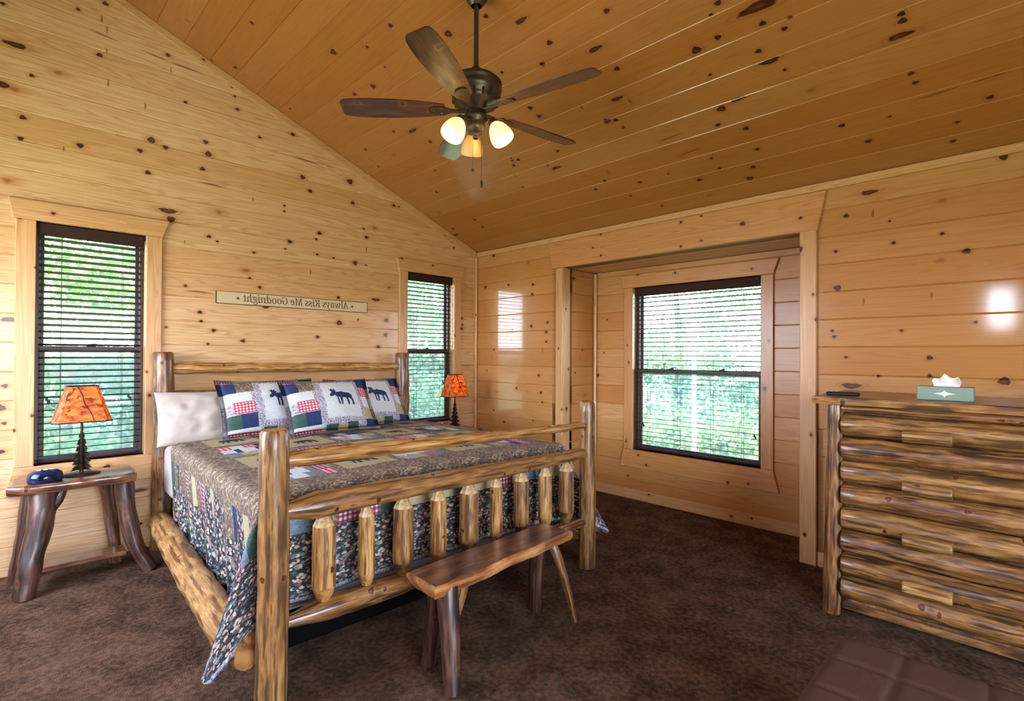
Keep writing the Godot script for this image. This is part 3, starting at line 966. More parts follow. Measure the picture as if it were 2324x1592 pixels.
	structure(fl, "dark brown cut pile carpet over the bedroom floor", "floor")

func piece(called: String, poly: PackedVector2Array, z0: float, z1: float, parent: Node3D, uo := Vector2.ZERO, upright := false, m: Material = null) -> MeshInstance3D:
	var st := tool_new()
	if upright:
		var turned := PackedVector2Array()
		for p in poly:
			turned.append(Vector2(p.y, -p.x))
		prism(st, turned, z0, z1, 0.004, Vector2.ONE, uo, Transform3D(Basis(Vector3(0, 1, 0), Vector3(-1, 0, 0), Vector3(0, 0, 1)), Vector3.ZERO))
	else:
		prism(st, poly, z0, z1, 0.004, Vector2.ONE, uo)
	return part(called, done(st), m if m else M.trim, parent)

func rect(x0: float, y0: float, x1: float, y1: float) -> PackedVector2Array:
	return PackedVector2Array([Vector2(x0, y0), Vector2(x1, y0), Vector2(x1, y1), Vector2(x0, y1)])

# single-hung window: local x along the wall, z into the room; opening x0..x1, y0..y1
func build_window(called: String, label: String, at: Vector3, turn: float, x0: float, x1: float, y0: float, y1: float, rail: float, head_end := 0.13) -> Node3D:
	var o := base(called, at, turn)
	structure(o, label, "window")
	var f := 0.028
	var k := rng.randf() * 3.0
	piece("casing", rect(x0 - 0.1, y0, x0, y1), 0.001, 0.021, o, Vector2(k, 0.02), true, wood)
	piece("casing", rect(x1, y0, x1 + 0.1, y1), 0.001, 0.021, o, Vector2(k + 0.7, 0.03), true, wood)
	piece("header", PackedVector2Array([Vector2(x0 - 0.112, y1), Vector2(x1 + 0.1, y1), Vector2(x1 + 0.145, y1 + head_end), Vector2(x0 - 0.136, y1 + head_end)]), 0.001, f, o, Vector2(k, -y1 + 0.02), false, wood)
	piece("apron", PackedVector2Array([Vector2(x0 - 0.14, y0 - 0.18), Vector2(x1 + 0.145, y0 - 0.18), Vector2(x1 + 0.1, y0), Vector2(x0 - 0.1, y0)]), 0.001, f, o, Vector2(k + 1, -y0 + 0.01), false, wood)
	# jambs line the opening
	var d := 0.10
	part("jamb", bx(Vector3(x0 - 0.009, (y0 + y1) / 2, -d / 2), Vector3(0.018, y1 - y0, d), 0.001, 1, Vector2.ONE, Vector2(0, 0.1)), wood, o)
	part("jamb", bx(Vector3(x1 + 0.009, (y0 + y1) / 2, -d / 2), Vector3(0.018, y1 - y0, d), 0.001, 1, Vector2.ONE, Vector2(0, 0.1)), wood, o)
	part("jamb", bx(Vector3((x0 + x1) / 2, y1 + 0.009, -d / 2), Vector3(x1 - x0 + 0.036, 0.018, d), 0.001, 0, Vector2.ONE, Vector2(0, 0.1)), wood, o)
	part("sill", bx(Vector3((x0 + x1) / 2, y0 - 0.009, -d / 2), Vector3(x1 - x0 + 0.036, 0.018, d), 0.001, 0, Vector2.ONE, Vector2(0, 0.1)), wood, o)
	var ring := func(a0: float, a1: float, b0: float, b1: float, z: float, wd: float, dp: float) -> ArrayMesh:
		var st := tool_new()
		cbox(st, Vector3((a0 + a1) / 2, b0 + wd / 2, z), Vector3(a1 - a0, wd, dp), 0.004)
		cbox(st, Vector3((a0 + a1) / 2, b1 - wd / 2, z), Vector3(a1 - a0, wd, dp), 0.004)
		cbox(st, Vector3(a0 + wd / 2, (b0 + b1) / 2, z), Vector3(wd, b1 - b0 - 2 * wd, dp), 0.004)
		cbox(st, Vector3(a1 - wd / 2, (b0 + b1) / 2, z), Vector3(wd, b1 - b0 - 2 * wd, dp), 0.004)
		return done(st)
	part("frame", ring.call(x0, x1, y0, y1, -0.105, 0.026, 0.07), M.bronze, o)
	var us := part("sash", ring.call(x0 + 0.02, x1 - 0.02, rail - 0.018, y1 - 0.02, -0.122, 0.028, 0.026), M.bronze, o)
	part("pane", bx(Vector3((x0 + x1) / 2, (rail + y1) / 2, -0.122), Vector3(x1 - x0 - 0.08, y1 - rail - 0.04, 0.004), 0.0005), M.pane, us)
	var ls := part("sash", ring.call(x0 + 0.02, x1 - 0.02, y0 + 0.015, rail + 0.022, -0.092, 0.032, 0.026), M.bronze, o)
	part("pane", bx(Vector3((x0 + x1) / 2, (rail + y0) / 2, -0.092), Vector3(x1 - x0 - 0.09, rail - y0 - 0.04, 0.004), 0.0005), M.pane, ls)
	for lx in [lerpf(x0, x1, 0.3), lerpf(x0, x1, 0.7)]:
		if x1 - x0 > 0.8 or lx > (x0 + x1) / 2:
			var lk := tool_new()
			var cx: float = lx if x1 - x0 > 0.8 else (x0 + x1) / 2
			cbox(lk, Vector3(cx, rail + 0.028, -0.086), Vector3(0.05, 0.014, 0.02), 0.004)
			cbox(lk, Vector3(cx + 0.012, rail + 0.038, -0.084), Vector3(0.034, 0.008, 0.012), 0.003)
			part("latch", done(lk), M.black, ls)
	for lx in [x0 + 0.065, x1 - 0.085]:
		var lk := tool_new()
		cbox(lk, Vector3(lx, lerpf(y0, rail, 0.56 if x1 - x0 < 0.8 else 0.33), -0.076), Vector3(0.014, 0.03, 0.008), 0.003)
		cbox(lk, Vector3(lx + 0.01, lerpf(y0, rail, 0.56 if x1 - x0 < 0.8 else 0.33) - 0.018, -0.076), Vector3(0.016, 0.022, 0.008), 0.003)
		part("tilt_latch", done(lk), M.black, ls)
	part("insect_screen", bx(Vector3((x0 + x1) / 2, (rail + y0) / 2, -0.136), Vector3(x1 - x0 - 0.05, rail - y0 - 0.02, 0.002), 0.0002), M.screen, o)
	return o

func build_blind(label: String, at: Vector3, turn: float, x0: float, x1: float, y0: float, y1: float, tilt: float, gap := 0.012) -> void:
	var o := base("window_blind", at, turn)
	tag(o, label, "blind", "dark slatted blinds in the windows")
	var w := x1 - x0 - 2 * gap
	var cx := (x0 + x1) / 2
	part("valance", bx(Vector3(cx, y1 - 0.048, -0.008), Vector3(w, 0.082, 0.012), 0.003), M.slat, o)
	part("headrail", bx(Vector3(cx, y1 - 0.022, -0.044), Vector3(w - 0.01, 0.04, 0.05), 0.003), M.slat, o)
	var slat_mesh := bx(Vector3.ZERO, Vector3(w - 0.012, 0.003, 0.050), 0.0012)
	var y := y1 - 0.105
	while y > y0 + 0.05:
		var s := part("slat", slat_mesh, M.slat, o)
		s.position = Vector3(cx, y, -0.045)
		s.rotation.x = tilt + rng.randf_range(-0.015, 0.015)
		y -= 0.0445
	part("bottom_rail", bx(Vector3(cx, y0 + 0.018, -0.045), Vector3(w - 0.012, 0.016, 0.05), 0.004), M.slat, o)
	var fr := [0.22, 0.78] if w < 0.8 else [0.12, 0.38, 0.64, 0.86]
	for f in fr:
		for z in [-0.0185, -0.0715]:
			var c := tool_new()
			limb(c, [Vector3(lerpf(x0, x1, f), y0 + 0.025, z), Vector3(lerpf(x0, x1, f), y1 - 0.05, z)], [0.0013, 0.0013], 6, 0.0)
			part("ladder_cord", done(c), M.cord, o)

func build_trim() -> void:
	rng.seed = 500
	var n := sqrt(1 + SL * SL)
	# crown along the gable: follows the slope, on the back wall
	var g := piece("trim_1", PackedVector2Array([Vector2(-0.03, HC - 0.060), Vector2(-0.03, HC + 0.03 * SL), Vector2(-5.3, HC + 5.3 * SL), Vector2(-5.3, HC + 5.3 * SL - 0.060)]), 0.001, 0.034, self)
	structure(g, "sloping pine trim strip where the gable wall meets the ceiling", "trim")
	var e := part("trim_2", bx(Vector3(-0.012, HC - 0.026, ZF / 2), Vector3(0.022, 0.052, ZF), 0.004, 2), M.trim, self)
	structure(e, "level pine trim strip where the side wall meets the ceiling", "trim")
	var v := part("trim_3", bx(Vector3(-0.018, HC / 2 - 0.02, 0.018), Vector3(0.036, HC - 0.04, 0.036), 0.012, 1), M.trim, self)
	structure(v, "upright pine corner strip between gable wall and side wall", "trim")
	# alcove surround
	var a := base("trim_4", Vector3.ZERO, -PI / 2)
	structure(a, "pine board surround framing the alcove opening", "trim")
	piece("side_board", rect(1.245, 0, 1.33, 2.322), 0.001, 0.02, a, Vector2(0.4, 0.05), true)
	piece("side_board", rect(3.495, 0, 3.60, 2.322), 0.001, 0.028, a, Vector2(1.1, 0.05), true)
	piece("header", PackedVector2Array([Vector2(1.20, 2.322), Vector2(3.605, 2.322), Vector2(3.66, 2.588), Vector2(1.14, 2.588)]), 0.001, 0.028, a, Vector2(0.2, -2.3), false, M.trim_warm)
	part("lining", bx(Vector3(1.325, 1.16, -0.05), Vector3(0.018, 2.32, 0.10), 0.003, 1), M.trim, a)
	part("lining", bx(Vector3(3.50, 1.16, -0.05), Vector3(0.018, 2.32, 0.10), 0.003, 1), M.trim, a)
	for k in [[1.35, "trim_5", "upright corner strip in the alcove on the bed side"], [3.475, "trim_6", "upright corner strip in the alcove on the dresser side"]]:
		var c := part(k[1], bx(Vector3(0.508, 1.16, k[0]), Vector3(0.036, 2.31, 0.036), 0.012, 1), M.trim, self)
		structure(c, k[2], "trim")
	var ab := part("baseboard_alcove", bx(Vector3(0.518, 0.05, 2.4125), Vector3(0.018, 0.10, 2.16), 0.004, 2), M.trim, self)
	structure(ab, "low pine baseboard along the alcove wall under the window", "baseboard")
	var bb := part("baseboard_right", bx(Vector3(-0.01, 0.05, 5.2), Vector3(0.018, 0.10, 3.19), 0.004, 2), M.trim, self)
	structure(bb, "low pine baseboard along the side wall behind the dresser", "baseboard")

# ------------------------------------------------------------------ bed

func bed_base(called: String) -> Node3D:
	return base(called, BED_AT, BED_TURN)

func build_bed() -> void:
	var b := bed_base("log_bed")
	tag(b, "king size peeled log bed with spindled footboard and tall corner posts", "bed")
	var Z := 2.345
	for s in [[-1.02, 0.0, 1.455, 0.073, 0.066, 1], [1.01, 0.0, 1.46, 0.073, 0.066, 2], [-1.012, Z, 1.132, 0.064, 0.057, 3], [1.05, Z, 1.132, 0.058, 0.054, 4]]:
		var dark: bool = s[1] < 1.0
		part("post", log_mesh(Vector3(s[0], 0, s[1]), Vector3(s[0] + 0.004, s[2], s[1]), s[3], s[4], s[5] * 7, 0.05 if not dark else 0.09, [0.005, 0.97], [0.012, 0.86], 0.004), M.log_dark if dark else M.log, b)
	# headboard rails
	part("headboard_rail", log_mesh(Vector3(-0.99, 1.333, 0), Vector3(0.99, 1.323, 0), 0.042, 0.036, 31, 0.12, [0.06, 0.6], [0.06, 0.6], 0.0), M.log_pale, b)
	part("headboard_rail", log_mesh(Vector3(-0.99, 1.12, 0), Vector3(0.99, 1.12, 0), 0.042, 0.042, 32, 0.1, [0.06, 0.6], [0.06, 0.6], 0.0), M.log_dark, b)
	part("headboard_rail", log_mesh(Vector3(-0.99, 0.42, 0), Vector3(0.99, 0.42, 0), 0.045, 0.045, 33, 0.1, [0.06, 0.6], [0.06, 0.6], 0.0), M.log, b)
	# footboard rails
	part("footboard_rail", log_mesh(Vector3(-0.99, 1.0, Z), Vector3(1.03, 0.968, Z), 0.039, 0.023, 34, 0.1, [0.13, 0.72], [0.05, 0.7], 0.006, 20), M.log_pale, b)
	part("footboard_rail", log_mesh(Vector3(-0.99, 0.784, Z), Vector3(1.03, 0.782, Z), 0.060, 0.037, 35, 0.07, [0.16, 0.5], [0.06, 0.7], 0.008, 20), M.log, b)
	part("footboard_rail", log_mesh(Vector3(-0.985, 0.318, Z), Vector3(1.03, 0.316, Z), 0.056, 0.032, 36, 0.13, [0.2, 0.35], [0.06, 0.7], 0.006, 20), M.log_dark, b)
	var sp := [[-0.792, 0.050], [-0.587, 0.037], [-0.391, 0.050], [-0.18, 0.042], [0.022, 0.052], [0.221, 0.036], [0.423, 0.045], [0.631, 0.042], [0.833, 0.049]]
	for k in sp.size():
		var r: float = sp[k][1]
		var sm: Material = M.log_pale if k % 2 == 1 or k == 0 else M.log
		var spin := part("spindle", log_mesh(Vector3(sp[k][0], 0.425, Z), Vector3(sp[k][0], 0.69, Z), r * 1.05, r * 0.99, 50 + k, 0.03, [0.004, 0.99], [0.002, 0.995], 0.0, 16), sm, b)
		var tp := tool_new()
		lathe(tp, [Vector2(r * 0.985, 0.689), Vector2(r * 0.55, 0.73), Vector2(r * 0.2, 0.752), Vector2(0.001, 0.754)], 7, Transform3D(Basis.IDENTITY, Vector3(sp[k][0], 0, Z)), false)
		part("tip", done(tp), M.cut_wood, spin, "paler whittled point")
		var bt := tool_new()
		lathe(bt, [Vector2(0.001, 0.345), Vector2(r * 0.45, 0.35), Vector2(r * 0.85, 0.39), Vector2(r * 1.04, 0.426)], 12, Transform3D(Basis.IDENTITY, Vector3(sp[k][0], 0, Z)))
		part("lower_tip", done(bt), sm, spin)
	for s in [-1.0, 1.0]:
		part("side_rail", log_mesh(Vector3(1.055 * s, 0.245, 0.10), Vector3(1.085 * s, 0.205, 2.29), 0.074, 0.08, 70 + int(s), 0.09, [0.1, 0.7], [0.1, 0.7], 0.012, 18), M.log_pale, b)
	var bs := bed_base("box_spring")
	tag(bs, "box spring under the mattress, skylight blue put into its white cover, seen between the footboard spindles", "box spring")
	var st := tool_new()
	cbox(st, Vector3(0, 0.33, 1.12), Vector3(1.86, 0.15, 2.06), 0.03)
	part("cover", done(st), M.box, bs)
	var st2 := tool_new()
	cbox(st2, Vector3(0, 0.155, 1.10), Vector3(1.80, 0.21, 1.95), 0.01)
	part("under_bed_shade", done(st2), mat(rgb(14, 12, 12), 1.0, 0.0, 0.05), bs)  # solid black block stands in for the darkness under the bed
	for k in [[-0.8, 0.3], [0.8, 0.3], [-0.8, 1.9], [0.8, 1.9]]:
		part("foot", bx(Vector3(k[0], 0.026, k[1]), Vector3(0.06, 0.05, 0.06), 0.006), M.black, bs)
	var mt := bed_base("mattress")
	tag(mt, "thick mattress in a cream fitted sheet, bare at the pillow end", "mattress")
	var sm := tool_new()
	sm.set_smooth_group(0)
	rounded_slab(sm, Vector3(0, 0.60, 1.12), Vector3(1.92, 0.384, 2.07), 0.07)
	part("fitted_sheet", done(sm), M.sheet, mt)
	var fs := tool_new()
	fs.set_smooth_group(0)
	rounded_slab(fs, Vector3(0, 0.602, 0.265), Vector3(2.06, 0.384, 0.35), 0.07)
	part("sheet_turndown", done(fs), M.sheet, mt)
	build_quilt()
	# pillows, local to the bed: [name, width, height, thickness, x, bottom y, bottom z, top z, roll]
	var p := part("pillow", pillow_mesh(0.62, 0.42, 0.22, 0.0, 3, 0.45), M.sheet, self)
	lean(p, Vector3(-0.80, 0.83, 0.36), Vector3(-0.79, 1.13, 0.19), 0.07)
	tag(p, "plain cream pillow propped on the bed beside the nightstand lamp", "pillow")
	var list := [[-0.405, 0.842, 0.60, 1.25, 0.33, 0.0, "patchwork moose cushion half hidden behind its middle neighbour, next to the cream pillow", 0.72], [0.40, 0.842, 0.60, 1.225, 0.33, 0.0, "patchwork moose cushion behind the middle one, nearest the corner of the room", 0.70], [-0.03, 0.842, 0.82, 1.25, 0.53, 0.0, "patchwork moose cushion in front, in the middle, with its whole moose panel showing", 0.72]]
	for c in list:
		var s := part("patchwork_cushion", pillow_mesh(c[7], 0.48, 0.19, 0.10, 5, 0.25), M.sham, self)
		lean(s, Vector3(c[0], c[1], c[2]), Vector3(c[0], c[3], c[4]), c[5])
		tag(s, c[6], "cushion", "patchwork moose cushions on the bed")

# place a pillow so that its lower edge is at a and its upper edge at b (bed coordinates)
func lean(o: Node3D, a: Vector3, b: Vector3, roll: float) -> void:
	var T := Transform3D(Basis(Vector3.UP, BED_TURN), BED_AT)
	var up := (b - a).normalized()
	var x := Vector3.RIGHT.rotated(Vector3.BACK, roll)
	var z := x.cross(up).normalized()
	x = up.cross(z).normalized()
	o.transform = T * Transform3D(Basis(x, up, z), (a + b) * 0.5)

func rounded_slab(st: SurfaceTool, c: Vector3, s: Vector3, r: float) -> void:
	# a soft box: superellipse in plan, rounded top and bottom rims
	var P := []
	var U := []
	var n := 64
	var prof := []
	for k in 7:
		var a := -PI / 2 + PI / 2 * k / 6
		prof.append(Vector2(r * (1 - cos(a)), -s.y / 2 + r * (1 + sin(a))))
	for k in 7:
		var a := PI / 2 * k / 6
		prof.append(Vector2(r * (1 - cos(a)), s.y / 2 - r * (1 - sin(a))))
	for i in n + 1:
		var a := -TAU * (i % n) / n
		var row := []
		var uv := []
		var cx := signf(cos(a)) * pow(absf(cos(a)), 0.16)
		var sz := signf(sin(a)) * pow(absf(sin(a)), 0.16)
		row.append(c + Vector3(0, -s.y / 2, 0))
		uv.append(Vector2.ZERO)
		for q in prof:
			row.append(c + Vector3(cx * (s.x / 2 - q.x), q.y, sz * (s.z / 2 - q.x)))
			uv.append(Vector2(cx, sz))
		row.append(c + Vector3(0, s.y / 2, 0))
		uv.append(Vector2.ZERO)
		P.append(row)
		U.append(uv)
	grid(st, P, U)

# unrolled quilt: s across (0 in the middle), t from the head end; returns a point in bed coordinates
func quilt_point(s: float, t: float, lift: float, nz: FastNoiseLite) -> Vector3:
	var A := 0.968      # half width of the flat top
	var B := 1.755       # flat length
	var z0 := 0.38
	var top := 0.812
	var R := 0.055
	var ds := maxf(0.0, absf(s) - A)
	var dt := maxf(0.0, t - B)
	var sg := signf(s)
	var x := clampf(s, -A, A)
	var z := z0 + minf(t, B)
	var over := sqrt(ds * ds + dt * dt)
	if ds > 0 and dt > 0 and over > 0.69:      # rounded corners
		ds *= 0.69 / over
		dt *= 0.69 / over
		over = 0.69
	var y := top + 0.022 * cos(clampf(s / A, -1, 1) * PI / 2) + 0.006 * nz.get_noise_2d(s * 3.0, t * 3.0)
	if over <= 0.0:
		return Vector3(x, y + lift, z)
	var ux := ds / over
	var uz := dt / over
	# roll over a rounded edge, then hang
	var arc := R * PI / 2
	var out := 0.0
	var down := 0.0
	if over < arc:
		out = R * sin(over / R)
		down = R * (1 - cos(over / R))
	else:
		out = R
		down = R + over - arc
	var f := clampf((down - R) / 0.4, 0, 1.6)
	var corner := 4.0 * ux * ux * uz * uz
	# pleats down the sides
	var wave := 0.0
	if uz < 0.3:
		wave = 0.013 * sin(t * 24.0 + 1.8 * sin(t * 5.0)) + 0.010 * sin(t * 53.0 + 2.0 * sin(t * 9.0))
	elif ux < 0.3:
		wave = 0.010 * sin(s * 15.0 + 0.6) + 0.004 * sin(s * 37.0)
	else:
		wave = 0.02 * sin(atan2(uz, ux) * 9.0)
	out += wave * f + corner * 0.13 * f
	if uz < 0.3:
		out -= 0.032 * f
	var off := Vector3(sg * ux * out, -down, uz * out)
	off.x += sg * corner * (0.055 if sg < 0 else 0.13) * f
	off.z -= corner * 0.03 * f
	return Vector3(x, y + lift, z) + off + Vector3(sg * ux, 0, uz) * lift

func build_quilt() -> void:
	var nz := FastNoiseLite.new()
	nz.seed = 8
	nz.frequency = 1.0
	var st := tool_new()
	st.set_smooth_group(0)
	var S := 0.968 + 0.62
	var T := 1.755 + 0.535
	var ns := 150
	var nt := 120
	for side in 2:
		var P := []
		var U := []
		for i in ns + 1:
			var row := []
			var uv := []
			for j in nt + 1:
				var s := lerpf(-S, S, float(i) / ns)
				var t := T * j / nt
				row.append(quilt_point(s, t, 0.010 if side == 0 else -0.004, nz))
				uv.append(Vector2(float(i) / ns, float(j) / nt))
			P.append(row)
			U.append(uv)
		if side == 0:
			P.reverse()
			U.reverse()
		grid(st, P, U)
	# hem all round
	var rim := []
	for j in nt + 1:
		rim.append(Vector2(-S, T * j / nt))
	for i in range(1, ns + 1):
		rim.append(Vector2(lerpf(-S, S, float(i) / ns), T))
	for j in range(nt - 1, -1, -1):
		rim.append(Vector2(S, T * j / nt))
	for i in range(ns - 1, -1, -1):
		rim.append(Vector2(lerpf(-S, S, float(i) / ns), 0))
	for k in rim.size() - 1:
		var a: Vector2 = rim[k]
		var b: Vector2 = rim[k + 1]
		var ua := Vector2((a.x + S) / (2 * S), a.y / T)
		var ub := Vector2((b.x + S) / (2 * S), b.y / T)
		quad(st, quilt_point(a.x, a.y, 0.010, nz), quilt_point(a.x, a.y, -0.004, nz), quilt_point(b.x, b.y, -0.004, nz), quilt_point(b.x, b.y, 0.010, nz), ua, ua, ub, ub)
	var q := part("quilt", done(st), M.quilt, self)
	q.position = BED_AT
	q.rotation.y = BED_TURN
	tag(q, "patchwork quilt with bears and floral border spread over the log bed", "quilt")

# ------------------------------------------------------------------ rustic furniture

# a live-edge slab: outline in (x, z), top at y
func slab(outline: Array, y: float, thick: float, round_: float, seed_: int, uv_turn := false, only := 0) -> ArrayMesh:

	var n0 := outline.size()
	var pts := PackedVector2Array()
	var nz := FastNoiseLite.new()
	nz.seed = seed_
	nz.frequency = 6.0
	for k in n0:
		var a: Vector2 = outline[k]
		var b: Vector2 = outline[(k + 1) % n0]
		var m := maxi(1, int((b - a).length() / 0.025))
		for i in m:
			var p := a.lerp(b, float(i) / m)
			pts.append(p)
	var mid := Vector2.ZERO
	for p in pts:
		mid += p / pts.size()
	var st := tool_new()
	var prof := [[0.0, -round_], [-round_ * 0.3, -round_ * 0.3], [-round_ * 1.0, 0.0], [-thick * 0.62, -round_ * 0.1], [-thick, -round_ * 0.8]]
	var np := pts.size()
	var P := []
	var U := []
	var sharp := []
	for i in np + 1:
		var p := pts[i % np]
		var before := (p - pts[(i + np - 1) % np]).normalized()
		var after := (pts[(i + 1) % np] - p).normalized()
		sharp.append(before.dot(after) < 0.6)
		var n := (before + after).normalized().orthogonal()
		if n.dot(p - mid) < 0:
			n = -n
		var w := nz.get_noise_2d(p.x * 0.8, p.y * 0.8) * 0.010
		var row := []
		var uv := []
		for q in prof:
			var e: Vector2 = p + n * (w + q[1])
			row.append(Vector3(e.x, y + q[0], e.y))
			uv.append(Vector2(e.y, e.x * 1.2 + q[0] * 2.0) if uv_turn else Vector2(e.x, e.y * 1.2 + q[0] * 2.0))
		P.append(row)
		U.append(uv)
	if (P[1][1] - P[0][1]).cross(P[0][0] - P[0][1]).y > 0 and (P[1][0] - P[0][0]).cross(Vector3(mid.x, y, mid.y) - P[0][0]).y < 0:
		P.reverse()
		U.reverse()
		sharp.reverse()
	var group := 2
	st.set_smooth_group(group)
	for i in np:
		if sharp[i]:
			group += 1
			st.set_smooth_group(group)
		if only != 1:
			grid(st, [P[i], P[i + 1]], [U[i], U[i + 1]])
	st.set_smooth_group(-1)
	var k0 := prof.size() - 1
	for side in 2:
		if only == 2:
			break
		var ring := PackedVector2Array()
		for i in np:
			var v: Vector3 = P[i][0 if side == 0 else k0]
			ring.append(Vector2(v.x, v.z))
		var idx := Geometry2D.triangulate_polygon(ring)
		var yy := y if side == 0 else y - thick
		for t in range(0, idx.size(), 3):
			var c: Array[Vector3] = []
			for m in 3:
				c.append(Vector3(ring[idx[t + m]].x, yy, ring[idx[t + m]].y))
			if ((c[1] - c[0]).cross(c[2] - c[0]).y > 0) != (side == 0):
				c.reverse()
			var u := []
			for m in 3:
				u.append(Vector2(c[m].z, c[m].x * 1.2) if uv_turn else Vector2(c[m].x, c[m].z * 1.2))
			tri(st, c[0], c[1], c[2], u[0], u[1], u[2])
	return done(st)

func build_bench() -> void:
	var b := base("bench", Vector3(-2.2, 0, 2.74))
	tag(b, "low rustic bench with a live-edge cedar slab seat at the bed foot", "bench")
	var o := Vector3(-2.2, 0, 2.74)
	var pts := [Vector2(-2.712, 2.860), Vector2(-2.55, 2.862), Vector2(-2.38, 2.856), Vector2(-2.22, 2.835), Vector2(-2.05, 2.835), Vector2(-1.88, 2.825), Vector2(-1.712, 2.812), Vector2(-1.716, 2.588), Vector2(-1.9, 2.596), Vector2(-2.15, 2.61), Vector2(-2.4, 2.606), Vector2(-2.60, 2.620), Vector2(-2.702, 2.632)]
	var local := []
	for p in pts:
		local.append(p - Vector2(o.x, o.z))
	var seat := part("seat", slab(local, 0.452, 0.052, 0.014, 4, false, 1), M.cedar_light, b)
	part("live_edge", slab(local, 0.452, 0.052, 0.014, 4, false, 2), M.sapwood, seat, "paler golden edge")
	var L := func(a): return a - o
	part("leg", bough([L.call(Vector3(-2.647, 0, 2.905)), L.call(Vector3(-2.628, 0.2, 2.865)), L.call(Vector3(-2.610, 0.42, 2.815))], 0.038, 0.052, 11, 0.07), M.cedar, b)
	part("leg", bough([L.call(Vector3(-2.594, 0, 2.655)), L.call(Vector3(-2.58, 0.2, 2.67)), L.call(Vector3(-2.57, 0.42, 2.69))], 0.034, 0.04, 12, 0.07), M.cedar, b)
	part("leg", bough([L.call(Vector3(-1.851, 0, 2.655)), L.call(Vector3(-1.858, 0.2, 2.665)), L.call(Vector3(-1.87, 0.42, 2.69))], 0.037, 0.045, 13, 0.07), M.cedar, b)
	part("leg", bough([L.call(Vector3(-1.795, 0, 2.895)), L.call(Vector3(-1.815, 0.12, 2.875)), L.call(Vector3(-1.832, 0.25, 2.84)), L.call(Vector3(-1.852, 0.34, 2.815)), L.call(Vector3(-1.865, 0.42, 2.78))], 0.017, 0.027, 14, 0.16), M.log_dark, b)
	part("brace", bough([L.call(Vector3(-2.60, 0.235, 2.835)), L.call(Vector3(-2.53, 0.32, 2.80)), L.call(Vector3(-2.45, 0.42, 2.75))], 0.020, 0.034, 15, 0.1), M.log_dark, b)

func build_nightstand(at: Vector3, turn: float, label: String) -> void:
	# modelled for the stand on the left; at = middle of its floor print
	var b := base("nightstand", at, turn)
	tag(b, label, "nightstand", "rustic cedar nightstands beside the bed")
	var o := Vector3(-3.64, 0, 0.28)
	var pts := [Vector2(-3.985, 0.42), Vector2(-3.90, 0.462), Vector2(-3.75, 0.474), Vector2(-3.60, 0.464), Vector2(-3.47, 0.474), Vector2(-3.365, 0.470), Vector2(-3.345, 0.30), Vector2(-3.352, 0.15), Vector2(-3.55, 0.115), Vector2(-3.78, 0.10), Vector2(-3.92, 0.10), Vector2(-3.97, 0.22)]
	var local := []
	for p in pts:
		local.append(p - Vector2(o.x, o.z))
	part("tabletop", slab(local, 0.655, 0.055, 0.014, 6), M.cedar_light, b)
	var L := func(a): return a - o
	part("leg", bough([L.call(Vector3(-3.905, 0, 0.49)), L.call(Vector3(-3.875, 0.2, 0.46)), L.call(Vector3(-3.835, 0.42, 0.42)), L.call(Vector3(-3.82, 0.62, 0.37))], 0.05, 0.072, 21, 0.12), M.cedar, b)
	part("leg", bough([L.call(Vector3(-3.935, 0, 0.13)), L.call(Vector3(-3.90, 0.25, 0.15)), L.call(Vector3(-3.86, 0.62, 0.18))], 0.04, 0.05, 22, 0.1), M.cedar, b)
	part("leg", bough([L.call(Vector3(-3.285, 0, 0.475)), L.call(Vector3(-3.345, 0.12, 0.45)), L.call(Vector3(-3.395, 0.32, 0.41)), L.call(Vector3(-3.425, 0.62, 0.38))], 0.045, 0.052, 23, 0.12), M.cedar, b)
	part("leg", bough([L.call(Vector3(-3.43, 0, 0.16)), L.call(Vector3(-3.46, 0.3, 0.17)), L.call(Vector3(-3.50, 0.62, 0.19))], 0.036, 0.042, 24, 0.08), M.cedar_light, b)
	part("branch_stub", bough([L.call(Vector3(-3.80, 0.47, 0.40)), L.call(Vector3(-3.75, 0.54, 0.41)), L.call(Vector3(-3.725, 0.62, 0.41))], 0.03, 0.02, 25, 0.12), M.cedar, b)
	var st := tool_new()
	cbox(st, L.call(Vector3(-3.65, 0.115, 0.31)), Vector3(0.50, 0.03, 0.17), 0.008)
	part("stretcher", done(st), M.cedar_light, b)

